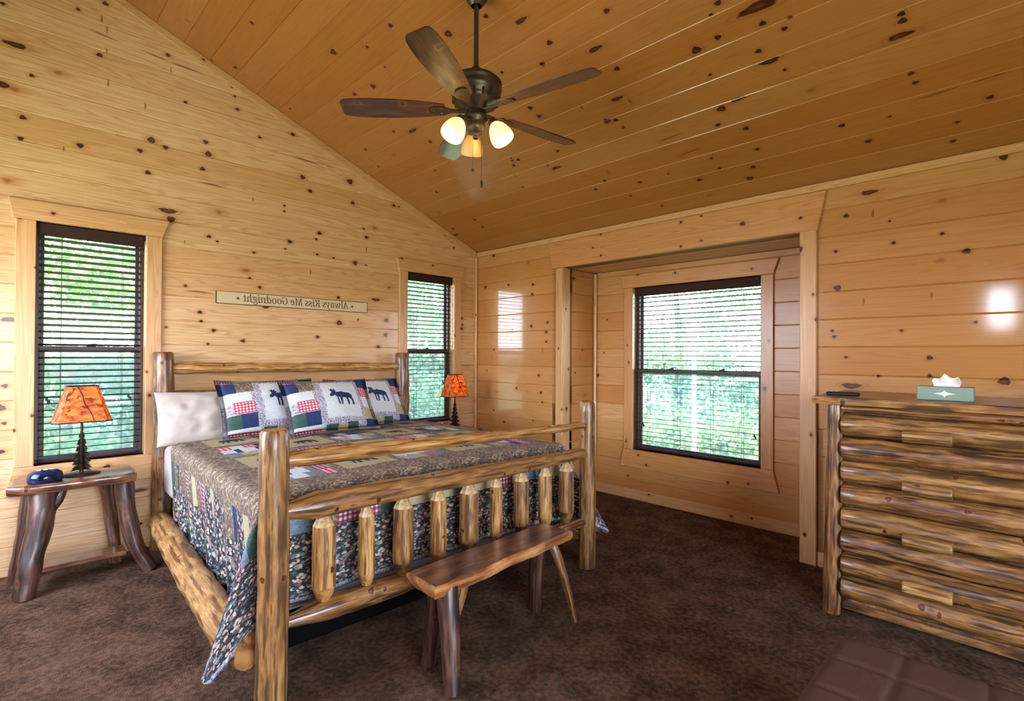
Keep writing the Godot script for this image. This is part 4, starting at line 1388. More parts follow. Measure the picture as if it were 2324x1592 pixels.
func build_lamp(at: Vector3, turn: float, label: String) -> void:
	var o := base("table_lamp", at, turn)
	tag(o, label, "lamp", "tree base table lamps on the nightstands")
	var st := tool_new()
	lathe(st, [Vector2(0.001, 0), Vector2(0.075, 0), Vector2(0.078, 0.004), Vector2(0.074, 0.009), Vector2(0.02, 0.012), Vector2(0.001, 0.012)], 28, Transform3D(Basis.from_scale(Vector3(1.3, 1, 0.9)), Vector3.ZERO))
	part("base", done(st), M.iron, o)
	var sp := tool_new()
	limb(sp, [Vector3(0, 0.01, 0), Vector3(0, 0.16, 0), Vector3(0, 0.47, 0)], [0.012, 0.008, 0.006], 10, 0.02)
	part("stem", done(sp), M.iron, o)
	# cut metal pine tree: jagged plates crossing on the stem
	var out := PackedVector2Array()
	var tiers := 6
	var right := []
	for k in tiers:
		var y0 := 0.03 + 0.042 * k
		var w := lerpf(0.062, 0.018, float(k) / (tiers - 1))
		right.append(Vector2(w, y0))
		right.append(Vector2(w * 0.72, y0 + 0.012))
		right.append(Vector2(w * 0.86, y0 + 0.016))
		right.append(Vector2(w * 0.30, y0 + 0.034))
	right.append(Vector2(0.003, 0.30))
	for p in right:
		out.append(p)
	var r2 := right.duplicate()
	r2.reverse()
	for p in r2:
		out.append(Vector2(-p.x, p.y - (0.006 if p.x > 0.01 else 0.0)))
	for k in 3:
		var tr := tool_new()
		prism(tr, out, -0.0015, 0.0015, 0.0, Vector2.ONE, Vector2.ZERO, Transform3D(Basis(Vector3.UP, PI * k / 3.0 + 0.3), Vector3(0, 0.005, 0)))
		part("tree_plate", done(tr), M.iron, o)
	# oblong mica shade, open above and below
	var sh := tool_new()
	sh.set_smooth_group(-1)
	var ring := func(hx: float, hz: float, ch: float, y: float) -> Array:
		return [Vector3(hx, y, hz - ch), Vector3(hx - ch, y, hz), Vector3(-hx + ch, y, hz), Vector3(-hx, y, hz - ch), Vector3(-hx, y, -hz + ch), Vector3(-hx + ch, y, -hz), Vector3(hx - ch, y, -hz), Vector3(hx, y, -hz + ch)]
	var lo: Array = ring.call(0.152, 0.085, 0.03, 0.345)
	var hi: Array = ring.call(0.080, 0.046, 0.016, 0.575)
	for i in 8:
		var j := (i + 1) % 8
		quad(sh, lo[j], lo[i], hi[i], hi[j], Vector2(j / 8.0 * 3.0, 1), Vector2((i if j > 0 else -1) / 8.0 * 3.0, 1), Vector2((i if j > 0 else -1) / 8.0 * 3.0, 0), Vector2(j / 8.0 * 3.0, 0))
	part("shade", done(sh), M.mica, o, "mottled amber mica shade with a dark branch line")
	for e in [[lo, 0.004], [hi, 0.0035]]:
		var rt := tool_new()
		for i in 8:
			limb(rt, [e[0][i], e[0][(i + 1) % 8]], [e[1], e[1]], 6, 0.0)
		part("shade_rim", done(rt), M.iron, o)
	var tw := bough([Vector3(-0.03, 0.578, 0.052), Vector3(-0.005, 0.52, 0.060), Vector3(0.006, 0.46, 0.069), Vector3(0.04, 0.40, 0.081), Vector3(0.052, 0.352, 0.086)], 0.0035, 0.0022, 40, 0.1)
	part("twig", tw, M.iron, o)
	var bu := tool_new()
	ball(bu, Vector3(0, 0.455, 0), Vector3(0.024, 0.034, 0.024))
	part("bulb", done(bu), M.bulb, o)
	var l := OmniLight3D.new()
	l.name = "lamp_light"
	l.position = Vector3(0, 0.455, 0)
	l.light_color = rgb(255, 190, 110)
	l.light_energy = 0.05
	l.light_size = 0.02
	l.omni_range = 12.0
	l.omni_attenuation = 2.0
	l.shadow_enabled = true
	o.add_child(l, true)

func build_clock() -> void:
	var c := base("alarm_clock", Vector3(-3.812, 0.6555, 0.375), 0.12)
	tag(c, "dark blue domed plastic clock radio on the left nightstand", "clock")
	var st := tool_new()
	lathe(st, [Vector2(0.001, 0), Vector2(0.92, 0), Vector2(1.0, 0.12), Vector2(1.0, 0.45), Vector2(0.93, 0.75), Vector2(0.75, 0.93), Vector2(0.4, 1.0), Vector2(0.001, 1.0)], 32, Transform3D(Basis.from_scale(Vector3(0.085, 0.072, 0.068)), Vector3.ZERO))
	part("body", done(st), M.clock, c)
	part("display", bx(Vector3(0, 0.034, 0.062), Vector3(0.085, 0.03, 0.008), 0.003), M.clock_face, c)
	var bt := tool_new()
	for k in 3:
		cbox(bt, Vector3(-0.03 + 0.03 * k, 0.073, 0.0), Vector3(0.02, 0.005, 0.012), 0.002)
	part("button", done(bt), M.white, c)
	var d := base("alarm_clock", Vector3(-0.735, 0.6555, 0.29), 0.0)
	tag(d, "small dark box shaped clock beside the far lamp near the right window", "clock")
	part("body", bx(Vector3(0, 0.035, 0), Vector3(0.11, 0.07, 0.06), 0.008), M.clock, d)
	part("display", bx(Vector3(0, 0.036, 0.030), Vector3(0.085, 0.042, 0.006), 0.002), M.clock_face, d)

func build_dresser() -> void:
	var at := Vector3(-0.36, 0, 4.285)
	var d := base("log_dresser", at)
	tag(d, "tall peeled log chest of four drawers against the side wall", "dresser")
	var fx := -0.30          # drawer face, local
	var hz := 0.435
	for p in [[-0.305, -0.42, 1], [-0.305, 0.42, 2], [0.27, -0.42, 3], [0.27, 0.42, 4]]:
		part("post", log_mesh(Vector3(p[0], 0, p[1] - (0.02 if p[1] < 0 else -0.02)), Vector3(p[0], 1.178, p[1]), 0.046, 0.040, 80 + p[2], 0.06, [0.004, 0.97], [0.004, 0.97], 0.004), M.log_dark, d)
	# slab top with a waney front
	var pts := [Vector2(-0.385, -0.52), Vector2(-0.372, -0.25), Vector2(-0.38, 0.0), Vector2(-0.37, 0.25), Vector2(-0.385, 0.52), Vector2(0.33, 0.52), Vector2(0.33, -0.52)]
	part("top", slab(pts, 1.222, 0.042, 0.008, 9, true), M.log, d)
	part("carcass", bx(Vector3(0.0, 0.62, 0), Vector3(0.55, 1.10, 0.80), 0.004, 1), M.log_dark, d)
	part("top_rail", log_mesh(Vector3(fx - 0.005, 1.158, -0.40), Vector3(fx - 0.005, 1.155, 0.40), 0.022, 0.024, 91, 0.1), M.log_dark, d)
	part("bottom_rail", bx(Vector3(fx + 0.02, 0.055, 0), Vector3(0.05, 0.04, 0.78), 0.006, 2), M.log_dark, d)
	var mats := [M.log, M.log_dark, M.log, M.log_dark, M.log, M.log_dark, M.log_dark, M.log_dark]
	for k in 4:
		var dr := Node3D.new()
		dr.name = "drawer" if k == 0 else "drawer_%03d" % k
		d.add_child(dr, true)
		for j in 2:
			var row := k * 2 + j
			var y := 1.129 - 0.129 * row - 0.064
			part("log_front", log_mesh(Vector3(fx, y, -0.383), Vector3(fx, y + 0.004, 0.383), 0.061, 0.063, 100 + row * 3, 0.07, [0.012, 0.94], [0.012, 0.94], 0.006, 20), mats[row], dr)
		var hy: float = [1.05, 0.787, 0.523, 0.283][k] - 0.006
		part("handle", log_mesh(Vector3(fx - 0.096, hy, -0.100), Vector3(fx - 0.096, hy, 0.095), 0.032, 0.032, 130 + k, 0.05, [0.006, 0.92], [0.006, 0.92]), M.log_pale if k == 3 else M.log, dr)
	# things on top
	var t := base("tissue_box", Vector3(-0.545, 1.2225, 4.335), 0.0)
	tag(t, "sage green tissue box with a tuft of white tissue on the dresser", "tissue box")
	part("carton", bx(Vector3(0, 0.036, 0), Vector3(0.11, 0.070, 0.225), 0.003), M.tissue_box, t)
	var st := tool_new()
	for k in 3:
		var s := [Vector2(0.046, 0.009), Vector2(0.026, 0.014), Vector2(0.012, 0.019)][k] as Vector2
		var poly := PackedVector2Array([Vector2(-s.x, 0), Vector2(0, -s.y), Vector2(s.x, 0), Vector2(0, s.y)])
		prism(st, poly, -0.0006 + k * 0.0003, 0.0004 + k * 0.0003, 0.0, Vector2.ONE, Vector2.ZERO, Transform3D(Basis(Vector3(0, 0, 1), Vector3(0, 1, 0), Vector3(-1, 0, 0)), Vector3(-0.0552, 0.036, 0)))
	part("printed_motif", done(st), M.print, t)
	var ts := tool_new()
	for side in 2:
		var P := []
		var U := []
		for i in 15:
			var row := []
			var uv := []
			for j in 8:
				var u := float(i) / 14
				var v := float(j) / 7
				var hgt := 0.072 * v * (0.45 + 0.55 * pow(sin(u * PI), 0.5)) * (1.0 - 0.35 * absf(sin(u * 7.0)))
				row.append(Vector3(0.016 * sin(u * 11.0) * v + 0.006 * sin(v * 5.0), 0.07 + hgt, lerpf(-0.055, 0.065, u) * (0.85 + 0.15 * v)))
				uv.append(Vector2(u, v))
			P.append(row)
			U.append(uv)
		if side == 1:
			P.reverse()
			U.reverse()
			for i in P.size():
				for j in P[i].size():
					P[i][j] += Vector3(0.0012, 0, 0)
		ts.set_smooth_group(side)
		grid(ts, P, U)
	part("tissue", done(ts), M.tissue, t)
	var r := base("remote_control", Vector3(-0.60, 1.2235, 3.885), 0.25)
	tag(r, "black television remote lying on the near corner of the dresser top", "remote control")
	part("body", bx(Vector3(0, 0.010, 0), Vector3(0.048, 0.019, 0.165), 0.006, 2), M.black, r)
	var bt := tool_new()
	for i in 3:
		for j in 6:
			cbox(bt, Vector3(-0.013 + 0.013 * i, 0.0205, -0.06 + 0.02 * j), Vector3(0.008, 0.003, 0.009), 0.001)
	part("buttons", done(bt), mat(rgb(70, 70, 74), 0.6), r)

func build_ottoman() -> void:
	var o := base("ottoman", Vector3(-2.205, 0, 4.56))
	tag(o, "low brown upholstered ottoman with a stitched grid on its cushion", "ottoman")
	var S := 0.85
	var n := 96
	var st := tool_new()
	st.set_smooth_group(0)
	var P := []
	var U := []
	for i in n + 1:
		var row := []
		var uv := []
		for j in n + 1:
			# plan coordinate with dense rims; the outer steps wrap down the side
			var a := (float(i) / n - 0.5) * (S + 0.24)
			var b := (float(j) / n - 0.5) * (S + 0.24)
			var h := S / 2
			var da := maxf(0.0, absf(a) - (h - 0.05))
			var db := maxf(0.0, absf(b) - (h - 0.05))
			var d := sqrt(da * da + db * db)
			var x := clampf(a, -h + 0.05, h - 0.05)
			var z := clampf(b, -h + 0.05, h - 0.05)
			var r := 0.05
			var y := 0.42
			if d > 0:
				var ang := minf(d / r, PI / 2)
				var dirx := da / d * signf(a)
				var dirz := db / d * signf(b)
				x += dirx * r * sin(ang)
				z += dirz * r * sin(ang)
				y -= r * (1 - cos(ang)) + maxf(0.0, d - r * PI / 2)
			var pitch := S / 4
			var ga := absf(fposmod(a + h + pitch * 0.5, pitch) - pitch * 0.5)
			var gb := absf(fposmod(b + h + pitch * 0.5, pitch) - pitch * 0.5)
			if absf(a) < h - 0.02 and absf(b) < h - 0.02:
				y -= 0.008 * exp(-ga * ga / 0.00008) + 0.008 * exp(-gb * gb / 0.00008)
			row.append(Vector3(x, y, z))
			uv.append(Vector2(a, b))
		P.append(row)
		U.append(uv)
	P.reverse()
	U.reverse()
	grid(st, P, U)
	part("cushion", done(st), M.ottoman, o)
	var sb := tool_new()
	rounded_slab(sb, Vector3(0, 0.19, 0), Vector3(S - 0.02, 0.26, S - 0.02), 0.02)
	part("base", done(sb), M.ottoman, o)
	for k in [[-1, -1], [1, -1], [1, 1], [-1, 1]]:
		part("leg", bx(Vector3(k[0] * 0.36, 0.032, k[1] * 0.36), Vector3(0.05, 0.064, 0.05), 0.005), M.black, o)

func build_sign() -> void:
	var s := base("wall_sign", Vector3(-2.108, 1.902, 0.0))
	tag(s, "narrow tan wooden sign with mirrored script lettering on the gable wall", "sign")
	var bd := piece("board", rect(-0.67, -0.05, 0.67, 0.05), 0.0005, 0.017, s, Vector2.ZERO, false, M.sign)
	bd.rotation.z = -0.002
	var rim := tool_new()
	for e in [[Vector3(0, 0.049, 0.008), Vector3(1.344, 0.005, 0.018)], [Vector3(0, -0.049, 0.008), Vector3(1.344, 0.005, 0.018)], [Vector3(-0.670, 0, 0.008), Vector3(0.006, 0.1, 0.018)], [Vector3(0.670, 0, 0.008), Vector3(0.006, 0.1, 0.018)]]:
		cbox(rim, e[0], e[1], 0.001)
	part("edge", done(rim), M.ink, s)
	var font := SystemFont.new()
	font.font_names = PackedStringArray(["Droid Serif"])
	font.font_italic = true
	var tm := TextMesh.new()
	tm.text = "Always Kiss Me Goodnight"
	tm.font = font
	tm.font_size = 64
	tm.pixel_size = 0.00115
	tm.depth = 0.002
	var am := flipped(tm, 0.94)
	part("lettering", am, M.ink, s).position = Vector3(0, -0.002, 0.0178)
	for x in [-0.51, 0.51]:
		var st := tool_new()
		var poly := PackedVector2Array()
		for k in 10:
			var r := 0.016 if k % 2 == 0 else 0.007
			poly.append(Vector2(cos(TAU * k / 10 + PI / 2), sin(TAU * k / 10 + PI / 2)) * r)
		prism(st, poly, 0.017, 0.0185, 0.0, Vector2.ONE, Vector2.ZERO, Transform3D(Basis.IDENTITY, Vector3(x, 0, 0)))
		part("star", done(st), M.ink, s)

# lettering as it reads in the photograph: right to left
func flipped(tm: TextMesh, wide: float) -> ArrayMesh:
	var box := tm.get_aabb()
	var st := tool_new()
	st.set_smooth_group(-1)
	var arr := tm.get_mesh_arrays()
	var v: PackedVector3Array = arr[Mesh.ARRAY_VERTEX]
	var idx: PackedInt32Array = arr[Mesh.ARRAY_INDEX] if arr[Mesh.ARRAY_INDEX] != null else PackedInt32Array(range(v.size()))
	var k := wide / box.size.x
	for t in range(0, idx.size(), 3):
		for c in [0, 2, 1]:
			var p := v[idx[t + c]] - box.get_center()
			st.set_uv(Vector2.ZERO)
			st.add_vertex(Vector3(-(p.x + p.y * 0.12) * k, p.y * k * 1.15, p.z))
	return done(st)

# ------------------------------------------------------------------ ceiling fan

func build_fan() -> void:
	var c := Vector3(-2.146, 2.815, 2.4556)
	var f := base("ceiling_fan", c)
	tag(f, "dark bronze ceiling fan with five wooden blades and three lamp bells", "ceiling fan")
	var top := HC + SL * 2.146 - c.y
	var tilt := Basis(Vector3.BACK, -atan(SL))
	var st := tool_new()
	lathe(st, [Vector2(0.03, -0.075), Vector2(0.052, -0.05), Vector2(0.066, -0.02), Vector2(0.07, -0.004), Vector2(0.001, -0.004)], 32, Transform3D(Basis.IDENTITY, Vector3(0, top - 0.024, 0)))
	part("canopy", done(st), M.fan_metal, f)
	st = tool_new()
	limb(st, [Vector3(0, 0.19, 0), Vector3(0, top - 0.06, 0)], [0.0135, 0.0135], 16, 0.0)
	part("downrod", done(st), M.fan_metal, f)
	st = tool_new()
	lathe(st, [Vector2(0.001, -0.01), Vector2(0.06, -0.01), Vector2(0.075, 0.02), Vector2(0.118, 0.03), Vector2(0.126, 0.05), Vector2(0.126, 0.075), Vector2(0.14, 0.085), Vector2(0.145, 0.115), Vector2(0.138, 0.135), Vector2(0.146, 0.142), Vector2(0.142, 0.155), Vector2(0.12, 0.163), Vector2(0.122, 0.172), Vector2(0.085, 0.19), Vector2(0.06, 0.195), Vector2(0.05, 0.207), Vector2(0.03, 0.212), Vector2(0.026, 0.235), Vector2(0.001, 0.236)], 40)
	part("motor_housing", done(st), M.fan_metal, f)
	var rb := tool_new()
	for k in 16:
		cbox(rb, Vector3(0.118, 0.055, 0), Vector3(0.03, 0.04, 0.014), 0.004, 0, Vector2.ONE, Vector2.ZERO, Transform3D(Basis(Vector3.UP, TAU * k / 16.0), Vector3.ZERO))
	part("vent_ribs", done(rb), M.fan_metal, f)
	# blades
	var outline := PackedVector2Array()
	var half := [[0.17, 0.042], [0.22, 0.052], [0.32, 0.064], [0.45, 0.073], [0.58, 0.075], [0.67, 0.071], [0.715, 0.064], [0.733, 0.056], [0.741, 0.045]]
	for p in half:
		outline.append(Vector2(p[0], -p[1]))
	var back := half.duplicate()
	back.reverse()
	for p in back:
		outline.append(Vector2(p[0], p[1]))
	for k in 5:
		var a := -2.394 + TAU * k / 5
		var turn := Basis(Vector3.UP, -a)
		var flat := turn * Basis(Vector3.RIGHT, -PI / 2) * Basis(Vector3.RIGHT, 0.22)
		var bl := tool_new()
		prism(bl, outline, -0.004, 0.004, 0.0015, Vector2(1.0, 2.5), Vector2(k * 0.2, 0))
		var blade := part("blade", done(bl), M.blade, f)
		blade.transform = Transform3D(flat, Vector3(0, 0.0, 0))
		var ir := tool_new()
		prism(ir, PackedVector2Array([Vector2(0.06, -0.016), Vector2(0.13, -0.012), Vector2(0.17, -0.03), Vector2(0.235, -0.034), Vector2(0.255, -0.018), Vector2(0.255, 0.018), Vector2(0.235, 0.034), Vector2(0.17, 0.03), Vector2(0.13, 0.012), Vector2(0.06, 0.016)]), -0.011, -0.0045, 0.001)
		for s in [[0.19, 0.018], [0.19, -0.018], [0.235, 0.0]]:
			lathe(ir, [Vector2(0.001, -0.004), Vector2(0.005, -0.003), Vector2(0.006, 0.0)], 10, Transform3D(Basis(Vector3.RIGHT, PI / 2), Vector3(s[0], s[1], -0.011)))
		part("blade_iron", done(ir), M.fan_metal, blade)
	# light kit
	st = tool_new()
	lathe(st, [Vector2(0.001, -0.165), Vector2(0.012, -0.163), Vector2(0.018, -0.15), Vector2(0.014, -0.14), Vector2(0.034, -0.13), Vector2(0.05, -0.11), Vector2(0.054, -0.085), Vector2(0.046, -0.065), Vector2(0.062, -0.055), Vector2(0.062, -0.03), Vector2(0.05, -0.02), Vector2(0.056, -0.008), Vector2(0.001, -0.006)], 32)
	part("switch_housing", done(st), M.fan_metal, f)
	var r := Vector3(0.7071, 0, 0.7071)      # right of the view
	var n := Vector3(-0.7071, 0, 0.7071)     # towards the viewer
	for k in 3:
		var phi := deg_to_rad([18.0, 138.0, 258.0][k])
		var dir := r * cos(phi) + n * sin(phi)
		var arm := bough([dir * 0.04 + Vector3(0, -0.075, 0), dir * 0.07 + Vector3(0, -0.06, 0), dir * 0.092 + Vector3(0, -0.066, 0), dir * 0.102 + Vector3(0, -0.08, 0)], 0.008, 0.009, 60 + k, 0.0)
		part("lamp_arm", arm, M.fan_metal, f)
		var axis := (Vector3.DOWN * 0.86 + dir * 0.5).normalized()
		var yv := -axis
		var xv := yv.cross(dir.cross(yv)).normalized()
		var zv := xv.cross(yv).normalized()
		var xf := Transform3D(Basis(xv, yv, zv), dir * 0.100 + Vector3(0, -0.075, 0))
		var cup := tool_new()
		lathe(cup, [Vector2(0.001, 0.006), Vector2(0.022, 0.004), Vector2(0.028, -0.012), Vector2(0.026, -0.03), Vector2(0.001, -0.03)].map(func(q): return q), 20)
		var cu := part("lamp_cup", done(cup), M.fan_metal, f)
		cu.transform = xf
		var bell := tool_new()
		var prof := [Vector2(0.062, -0.132), Vector2(0.0645, -0.118), Vector2(0.0635, -0.10), Vector2(0.058, -0.075), Vector2(0.048, -0.05), Vector2(0.036, -0.032), Vector2(0.027, -0.022)]
		lathe(bell, prof, 28)
		var ins := prof.map(func(q): return Vector2(q.x - 0.003, q.y + 0.001))
		ins.reverse()
		lathe(bell, ins, 28)
		var lit := k < 2
		var sh := part("lamp_shade", done(bell), M.glow if lit else M.unlit_glass, f, "glowing frosted glass bell" if lit else "unlit amber glass bell")
		sh.transform = xf
		var bu := tool_new()
		ball(bu, Vector3(0, -0.07, 0), Vector3(0.024, 0.034, 0.024))
		part("bulb", done(bu), M.bulb if lit else M.white, sh)
		if lit:
			var l := OmniLight3D.new()
			l.name = "fan_light"
			l.position = xf * Vector3(0, -0.075, 0)
			l.light_color = rgb(255, 205, 130)
			l.light_energy = FAN_LIGHT
			l.light_size = 0.03
			l.omni_range = 14.0
			l.omni_attenuation = 2.0
			l.shadow_enabled = true
			f.add_child(l, true)
	# pull chains
	for k in 2:
		var at := (r * 0.035 + n * 0.03) if k == 0 else (r * -0.012 + n * 0.045)
		var low: float = -0.40 if k == 0 else -0.34
		var ch := tool_new()
		limb(ch, [at + Vector3(0, -0.10, 0), at + Vector3(0, low, 0)], [0.0012, 0.0012], 6, 0.0)
		var cp := part("pull_chain", done(ch), M.fan_metal, f)
		var fb := tool_new()
		lathe(fb, [Vector2(0.001, -0.045), Vector2(0.006, -0.042), Vector2(0.0075, -0.02), Vector2(0.006, -0.004), Vector2(0.001, 0.0)] if k == 0 else [Vector2(0.001, -0.02), Vector2(0.008, -0.016), Vector2(0.009, -0.008), Vector2(0.001, 0.0)], 14, Transform3D(Basis.IDENTITY, at + Vector3(0, low, 0)))
		part("fob", done(fb), M.black if k == 0 else M.fan_metal, cp)

# ------------------------------------------------------------------ outdoors

func leaf_mesh(s: float) -> ArrayMesh:
	var st := tool_new()
	st.set_smooth_group(-1)
	var p := [Vector3(0, 0, 0), Vector3(0.32, 0.04, 0.35), Vector3(0.30, 0.02, 0.7), Vector3(0, -0.05, 1.05), Vector3(-0.30, 0.02, 0.7), Vector3(-0.32, 0.04, 0.35)]
	for k in range(1, 5):
		tri(st, p[0] * s, p[k] * s, p[k + 1] * s, Vector2.ZERO, Vector2.ZERO, Vector2.ZERO)
	return done(st)

func build_tree(at: Vector3, height: float, spread: float, count: int, leaf: float, hue: Color, label: String, low := 0.12) -> void:
	var o := base("leafy_tree", at)
	tag(o, label, "tree", "trees outside the windows")
	part("trunk", bough([Vector3.ZERO, Vector3(0.05, height * 0.35, 0.04), Vector3(-0.04, height * 0.72, -0.05), Vector3(0.03, height * 0.95, 0)], 0.13, 0.03, rng.randi_range(1, 99), 0.1), M.trunk, o)
	var mm := MultiMesh.new()
	mm.transform_format = MultiMesh.TRANSFORM_3D
	mm.use_colors = true
	mm.mesh = leaf_mesh(leaf)
	mm.instance_count = count
	var clumps := []
	for k in 44:
		var t := rng.randf()
		var y := lerpf(height * low, height, t)
		var w := spread * (0.55 + 0.45 * sin(PI * clampf(t * 0.9 + 0.1, 0, 1)))
		var a := rng.randf() * TAU
		var q := sqrt(rng.randf())
		clumps.append([Vector3(cos(a) * q * w, y, sin(a) * q * w), rng.randf_range(0.28, 0.5) * spread])
	for i in count:
		var cl: Array = clumps[rng.randi_range(0, clumps.size() - 1)]
		var v := Vector3(rng.randfn(), rng.randfn() * 0.7, rng.randfn()) * 0.5 * float(cl[1])
		var p: Vector3 = cl[0] + v
		var b := Basis(Vector3(rng.randfn(), rng.randfn(), rng.randfn()).normalized(), rng.randf() * TAU).scaled(Vector3.ONE * rng.randf_range(0.7, 1.25))
		mm.set_instance_transform(i, Transform3D(b, p))
		var c := hue.lerp(Color(0.34, 0.44, 0.14), rng.randf() * 0.5)
		c = c * rng.randf_range(0.6, 1.25)
		c.a = 1.0
		mm.set_instance_color(i, c)
	var m := MultiMeshInstance3D.new()
	m.name = "foliage"
	m.multimesh = mm
	m.material_override = M.leaf
	m.set_meta("kind", "stuff")
	o.add_child(m, true)

func build_outdoors() -> void:
	rng.seed = 900
	M.trunk = mat(rgb(120, 108, 92), 0.9)
	var lf := mat(Color.WHITE, 0.6)
	lf.vertex_color_use_as_albedo = true
	lf.backlight_enabled = true
	lf.backlight = Color(0.8, 0.8, 0.8)
	M.leaf = lf
	var g := part("ground", bx(Vector3(6, -0.45, -6), Vector3(60, 0.4, 60), 0.01), mat(rgb(150, 160, 104), 0.95), self)
	structure(g, "pale grassy ground outside the cabin windows", "ground")
	var a := Color(0.15, 0.30, 0.06)
	var b := Color(0.12, 0.30, 0.15)
	var p := Color(0.26, 0.42, 0.24)
	build_tree(Vector3(-3.3, -0.25, -6.0), 4.6, 1.7, 9000, 0.11, a, "bright green leafy tree filling the left window's view", -0.02)
	build_tree(Vector3(-1.6, -0.25, -8.5), 6.0, 2.2, 9000, 0.13, b, "deeper green tree farther off behind the left window's tree", -0.02)
	build_tree(Vector3(3.4, -0.25, -6.4), 5.0, 1.9, 9000, 0.11, p, "pale leafy tree seen through the window by the room corner", -0.02)
	build_tree(Vector3(5.6, -0.25, -8.6), 6.6, 2.2, 8000, 0.13, b, "tall bluish green tree farther off beyond the corner window", -0.02)
	build_tree(Vector3(8.6, -0.25, -1.9), 5.2, 1.9, 9000, 0.11, p, "leafy tree on the near side of the alcove window's view", 0.0)
	build_tree(Vector3(9.8, -0.25, 0.6), 5.4, 2.0, 9000, 0.12, p, "leafy tree behind the white lamp post outside the alcove", 0.0)
	build_tree(Vector3(7.4, -0.25, -4.6), 5.6, 2.0, 8000, 0.12, a, "leafy tree at the far edge of the alcove window's view", 0.0)
	for k in 3:
		var s := base("shrub", [Vector3(4.6, -0.25, 0.1), Vector3(4.9, -0.25, -0.9), Vector3(5.2, -0.25, 1.0)][k])
		tag(s, ["yellow green low shrub by the white lamp post outside", "yellow green low shrub farthest from the lamp post, towards the bed", "yellow green low shrub behind the lamp post, towards the dresser"][k], "shrub", "low shrubs outside the alcove window")
		var mm := MultiMesh.new()
		mm.transform_format = MultiMesh.TRANSFORM_3D
		mm.use_colors = true
		mm.mesh = leaf_mesh(0.09)
		mm.instance_count = 1200
		for i in 1200:
			var d := Vector3(rng.randfn(), absf(rng.randfn()), rng.randfn()) * Vector3(0.34, 0.32, 0.34)
			mm.set_instance_transform(i, Transform3D(Basis(Vector3(rng.randfn(), rng.randfn(), rng.randfn()).normalized(), rng.randf() * TAU), d))
			mm.set_instance_color(i, Color(0.42, 0.48, 0.16) * rng.randf_range(0.7, 1.2))
		var m := MultiMeshInstance3D.new()
		m.name = "foliage"
		m.multimesh = mm
		m.material_override = M.leaf
		m.set_meta("kind", "stuff")
		s.add_child(m, true)
		part("stem", bough([Vector3.ZERO, Vector3(0.02, 0.2, 0), Vector3(-0.02, 0.4, 0.03)], 0.02, 0.008, 70 + k), M.trunk, s)
	var lp := base("lamp_post", Vector3(3.5, -0.25, 1.02))
	tag(lp, "slender white post with a pale lantern top outside the alcove window", "lamp post")
	var st := tool_new()
	lathe(st, [Vector2(0.06, 0), Vector2(0.06, 0.1), Vector2(0.038, 0.14), Vector2(0.034, 1.86), Vector2(0.05, 1.9), Vector2(0.001, 1.9)], 20)
	part("post", done(st), M.white, lp)
	st = tool_new()
	lathe(st, [Vector2(0.06, 1.9), Vector2(0.10, 2.12), Vector2(0.001, 2.12)], 6, Transform3D.IDENTITY, false)
	part("lantern", done(st), M.white, lp)
	st = tool_new()
	lathe(st, [Vector2(0.13, 2.12), Vector2(0.05, 2.2), Vector2(0.02, 2.24), Vector2(0.001, 2.26)], 6, Transform3D.IDENTITY, false)
	part("cap", done(st), M.white, lp)

# ------------------------------------------------------------------ all of it

const FAN_LIGHT := 0.09

func area(called: String, at: Vector3, size: Vector2, turn: float, energy: float, color: Color, dip := 0.0) -> void:
	var l := AreaLight3D.new()
	l.name = called
	l.area_size = size
	l.area_normalize_energy = false
	l.light_energy = energy
	l.light_color = color
	l.shadow_enabled = true
	l.area_range = 20.0
	l.position = at
	l.rotation = Vector3(-dip, turn, 0)
	add_child(l, true)

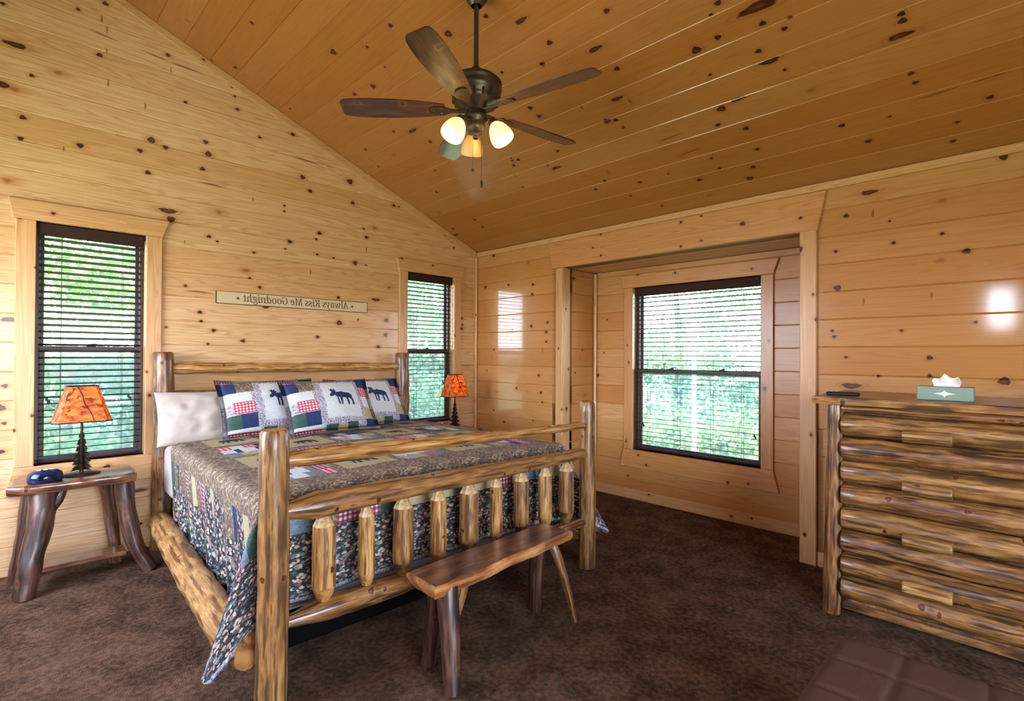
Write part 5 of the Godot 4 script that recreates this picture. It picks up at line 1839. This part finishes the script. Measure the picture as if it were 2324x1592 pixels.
func _ready() -> void:
	# camera
	var cam := Camera3D.new()
	cam.name = "camera"
	cam.position = Vector3(-4.0449, 1.45, 4.6525)
	cam.rotation = Vector3(0.007305, -0.784789, 0.004937)
	cam.fov = 68.0577
	cam.near = 0.05
	cam.far = 200.0
	add_child(cam)
	# sky and exposure
	var sky := ProceduralSkyMaterial.new()
	sky.sky_top_color = rgb(150, 190, 240)
	sky.sky_horizon_color = rgb(236, 244, 255)
	sky.ground_horizon_color = rgb(210, 214, 206)
	sky.ground_bottom_color = rgb(120, 124, 110)
	sky.sky_energy_multiplier = 4.6
	sky.ground_energy_multiplier = 0.8
	sky.sun_angle_max = 1.0
	var env := Environment.new()
	env.background_mode = Environment.BG_SKY
	env.sky = Sky.new()
	env.sky.sky_material = sky
	env.tonemap_mode = Environment.TONE_MAPPER_LINEAR
	env.tonemap_exposure = 0.84
	env.sdfgi_enabled = true
	env.ssao_enabled = true
	env.ssil_enabled = true
	var we := WorldEnvironment.new()
	we.name = "environment"
	we.environment = env
	add_child(we)
	# sun, high over the roof from behind the camera
	var sun := DirectionalLight3D.new()
	sun.name = "sun"
	sun.light_energy = 9.5
	sun.light_color = rgb(255, 246, 228)
	sun.light_angular_distance = 1.0
	sun.shadow_enabled = true
	sun.rotation = Vector3(deg_to_rad(-64), deg_to_rad(-30), 0)
	add_child(sun)
	# fill lights at the added, unseen windows behind and beside the camera
	area("added_window_fill", Vector3(XL + 0.32, 1.65, 1.25), Vector2(1.7, 1.6), -PI / 2, 2.5, rgb(246, 248, 255), 0.42)
	area("added_small_window_fill", Vector3(XL + 0.02, 2.1, 4.36), Vector2(0.24, 0.44), -PI / 2, 7.0, rgb(230, 240, 255))  # source placed from the side wall glare; its window is made up
	area("added_door_fill", Vector3(-3.5, 1.3, ZF - 0.4), Vector2(2.5, 2.1), 0.0, 1.05, rgb(250, 250, 252), 0.5)

	make_materials()
	M.wall_plain = M.trim
	build_room()
	build_trim()
	wood = M.trim
	build_window("window_1", "tall narrow bronze framed window on the left of the bed, lamp before it", Vector3.ZERO, 0.0, -3.85, -3.248, 0.697, 2.317, 1.47)
	build_window("window_2", "tall narrow bronze framed window between the bed and the room corner", Vector3.ZERO, 0.0, -0.965, -0.344, 0.697, 2.317, 1.475)
	wood = M.trim_warm
	build_window("window_3", "wide bronze framed window in the back of the alcove", Vector3(0.528, 0, 0), -PI / 2, 1.809, 3.044, 0.499, 2.126, 1.285)
	build_blind("dark brown slatted blind in the window behind the left nightstand lamp", Vector3.ZERO, 0.0, -3.85, -3.248, 0.697, 2.317, -0.21)
	build_blind("dark brown slatted blind in the narrow window near the room corner", Vector3.ZERO, 0.0, -0.965, -0.344, 0.697, 2.317, -0.13)
	build_blind("dark brown slatted blind in the wide alcove window", Vector3(0.528, 0, 0), -PI / 2, 1.809, 3.044, 0.499, 2.126, -0.10)
	build_bed()
	build_bench()
	build_nightstand(Vector3(-3.64, 0, 0.28), 0.0, "rustic cedar nightstand with live-edge top left of the bed")
	build_nightstand(Vector3(-0.60, 0, 0.29), 0.0, "rustic cedar nightstand hidden behind the bed near the room corner")
	build_lamp(Vector3(-3.632, 0.6555, 0.28), 0.0, "amber shaded tree lamp in front of the left window")
	build_lamp(Vector3(-0.555, 0.6555, 0.30), 0.0, "amber shaded tree lamp near the room corner beyond the bed")
	build_clock()
	build_dresser()
	build_ottoman()
	build_sign()
	build_fan()
	build_outdoors()
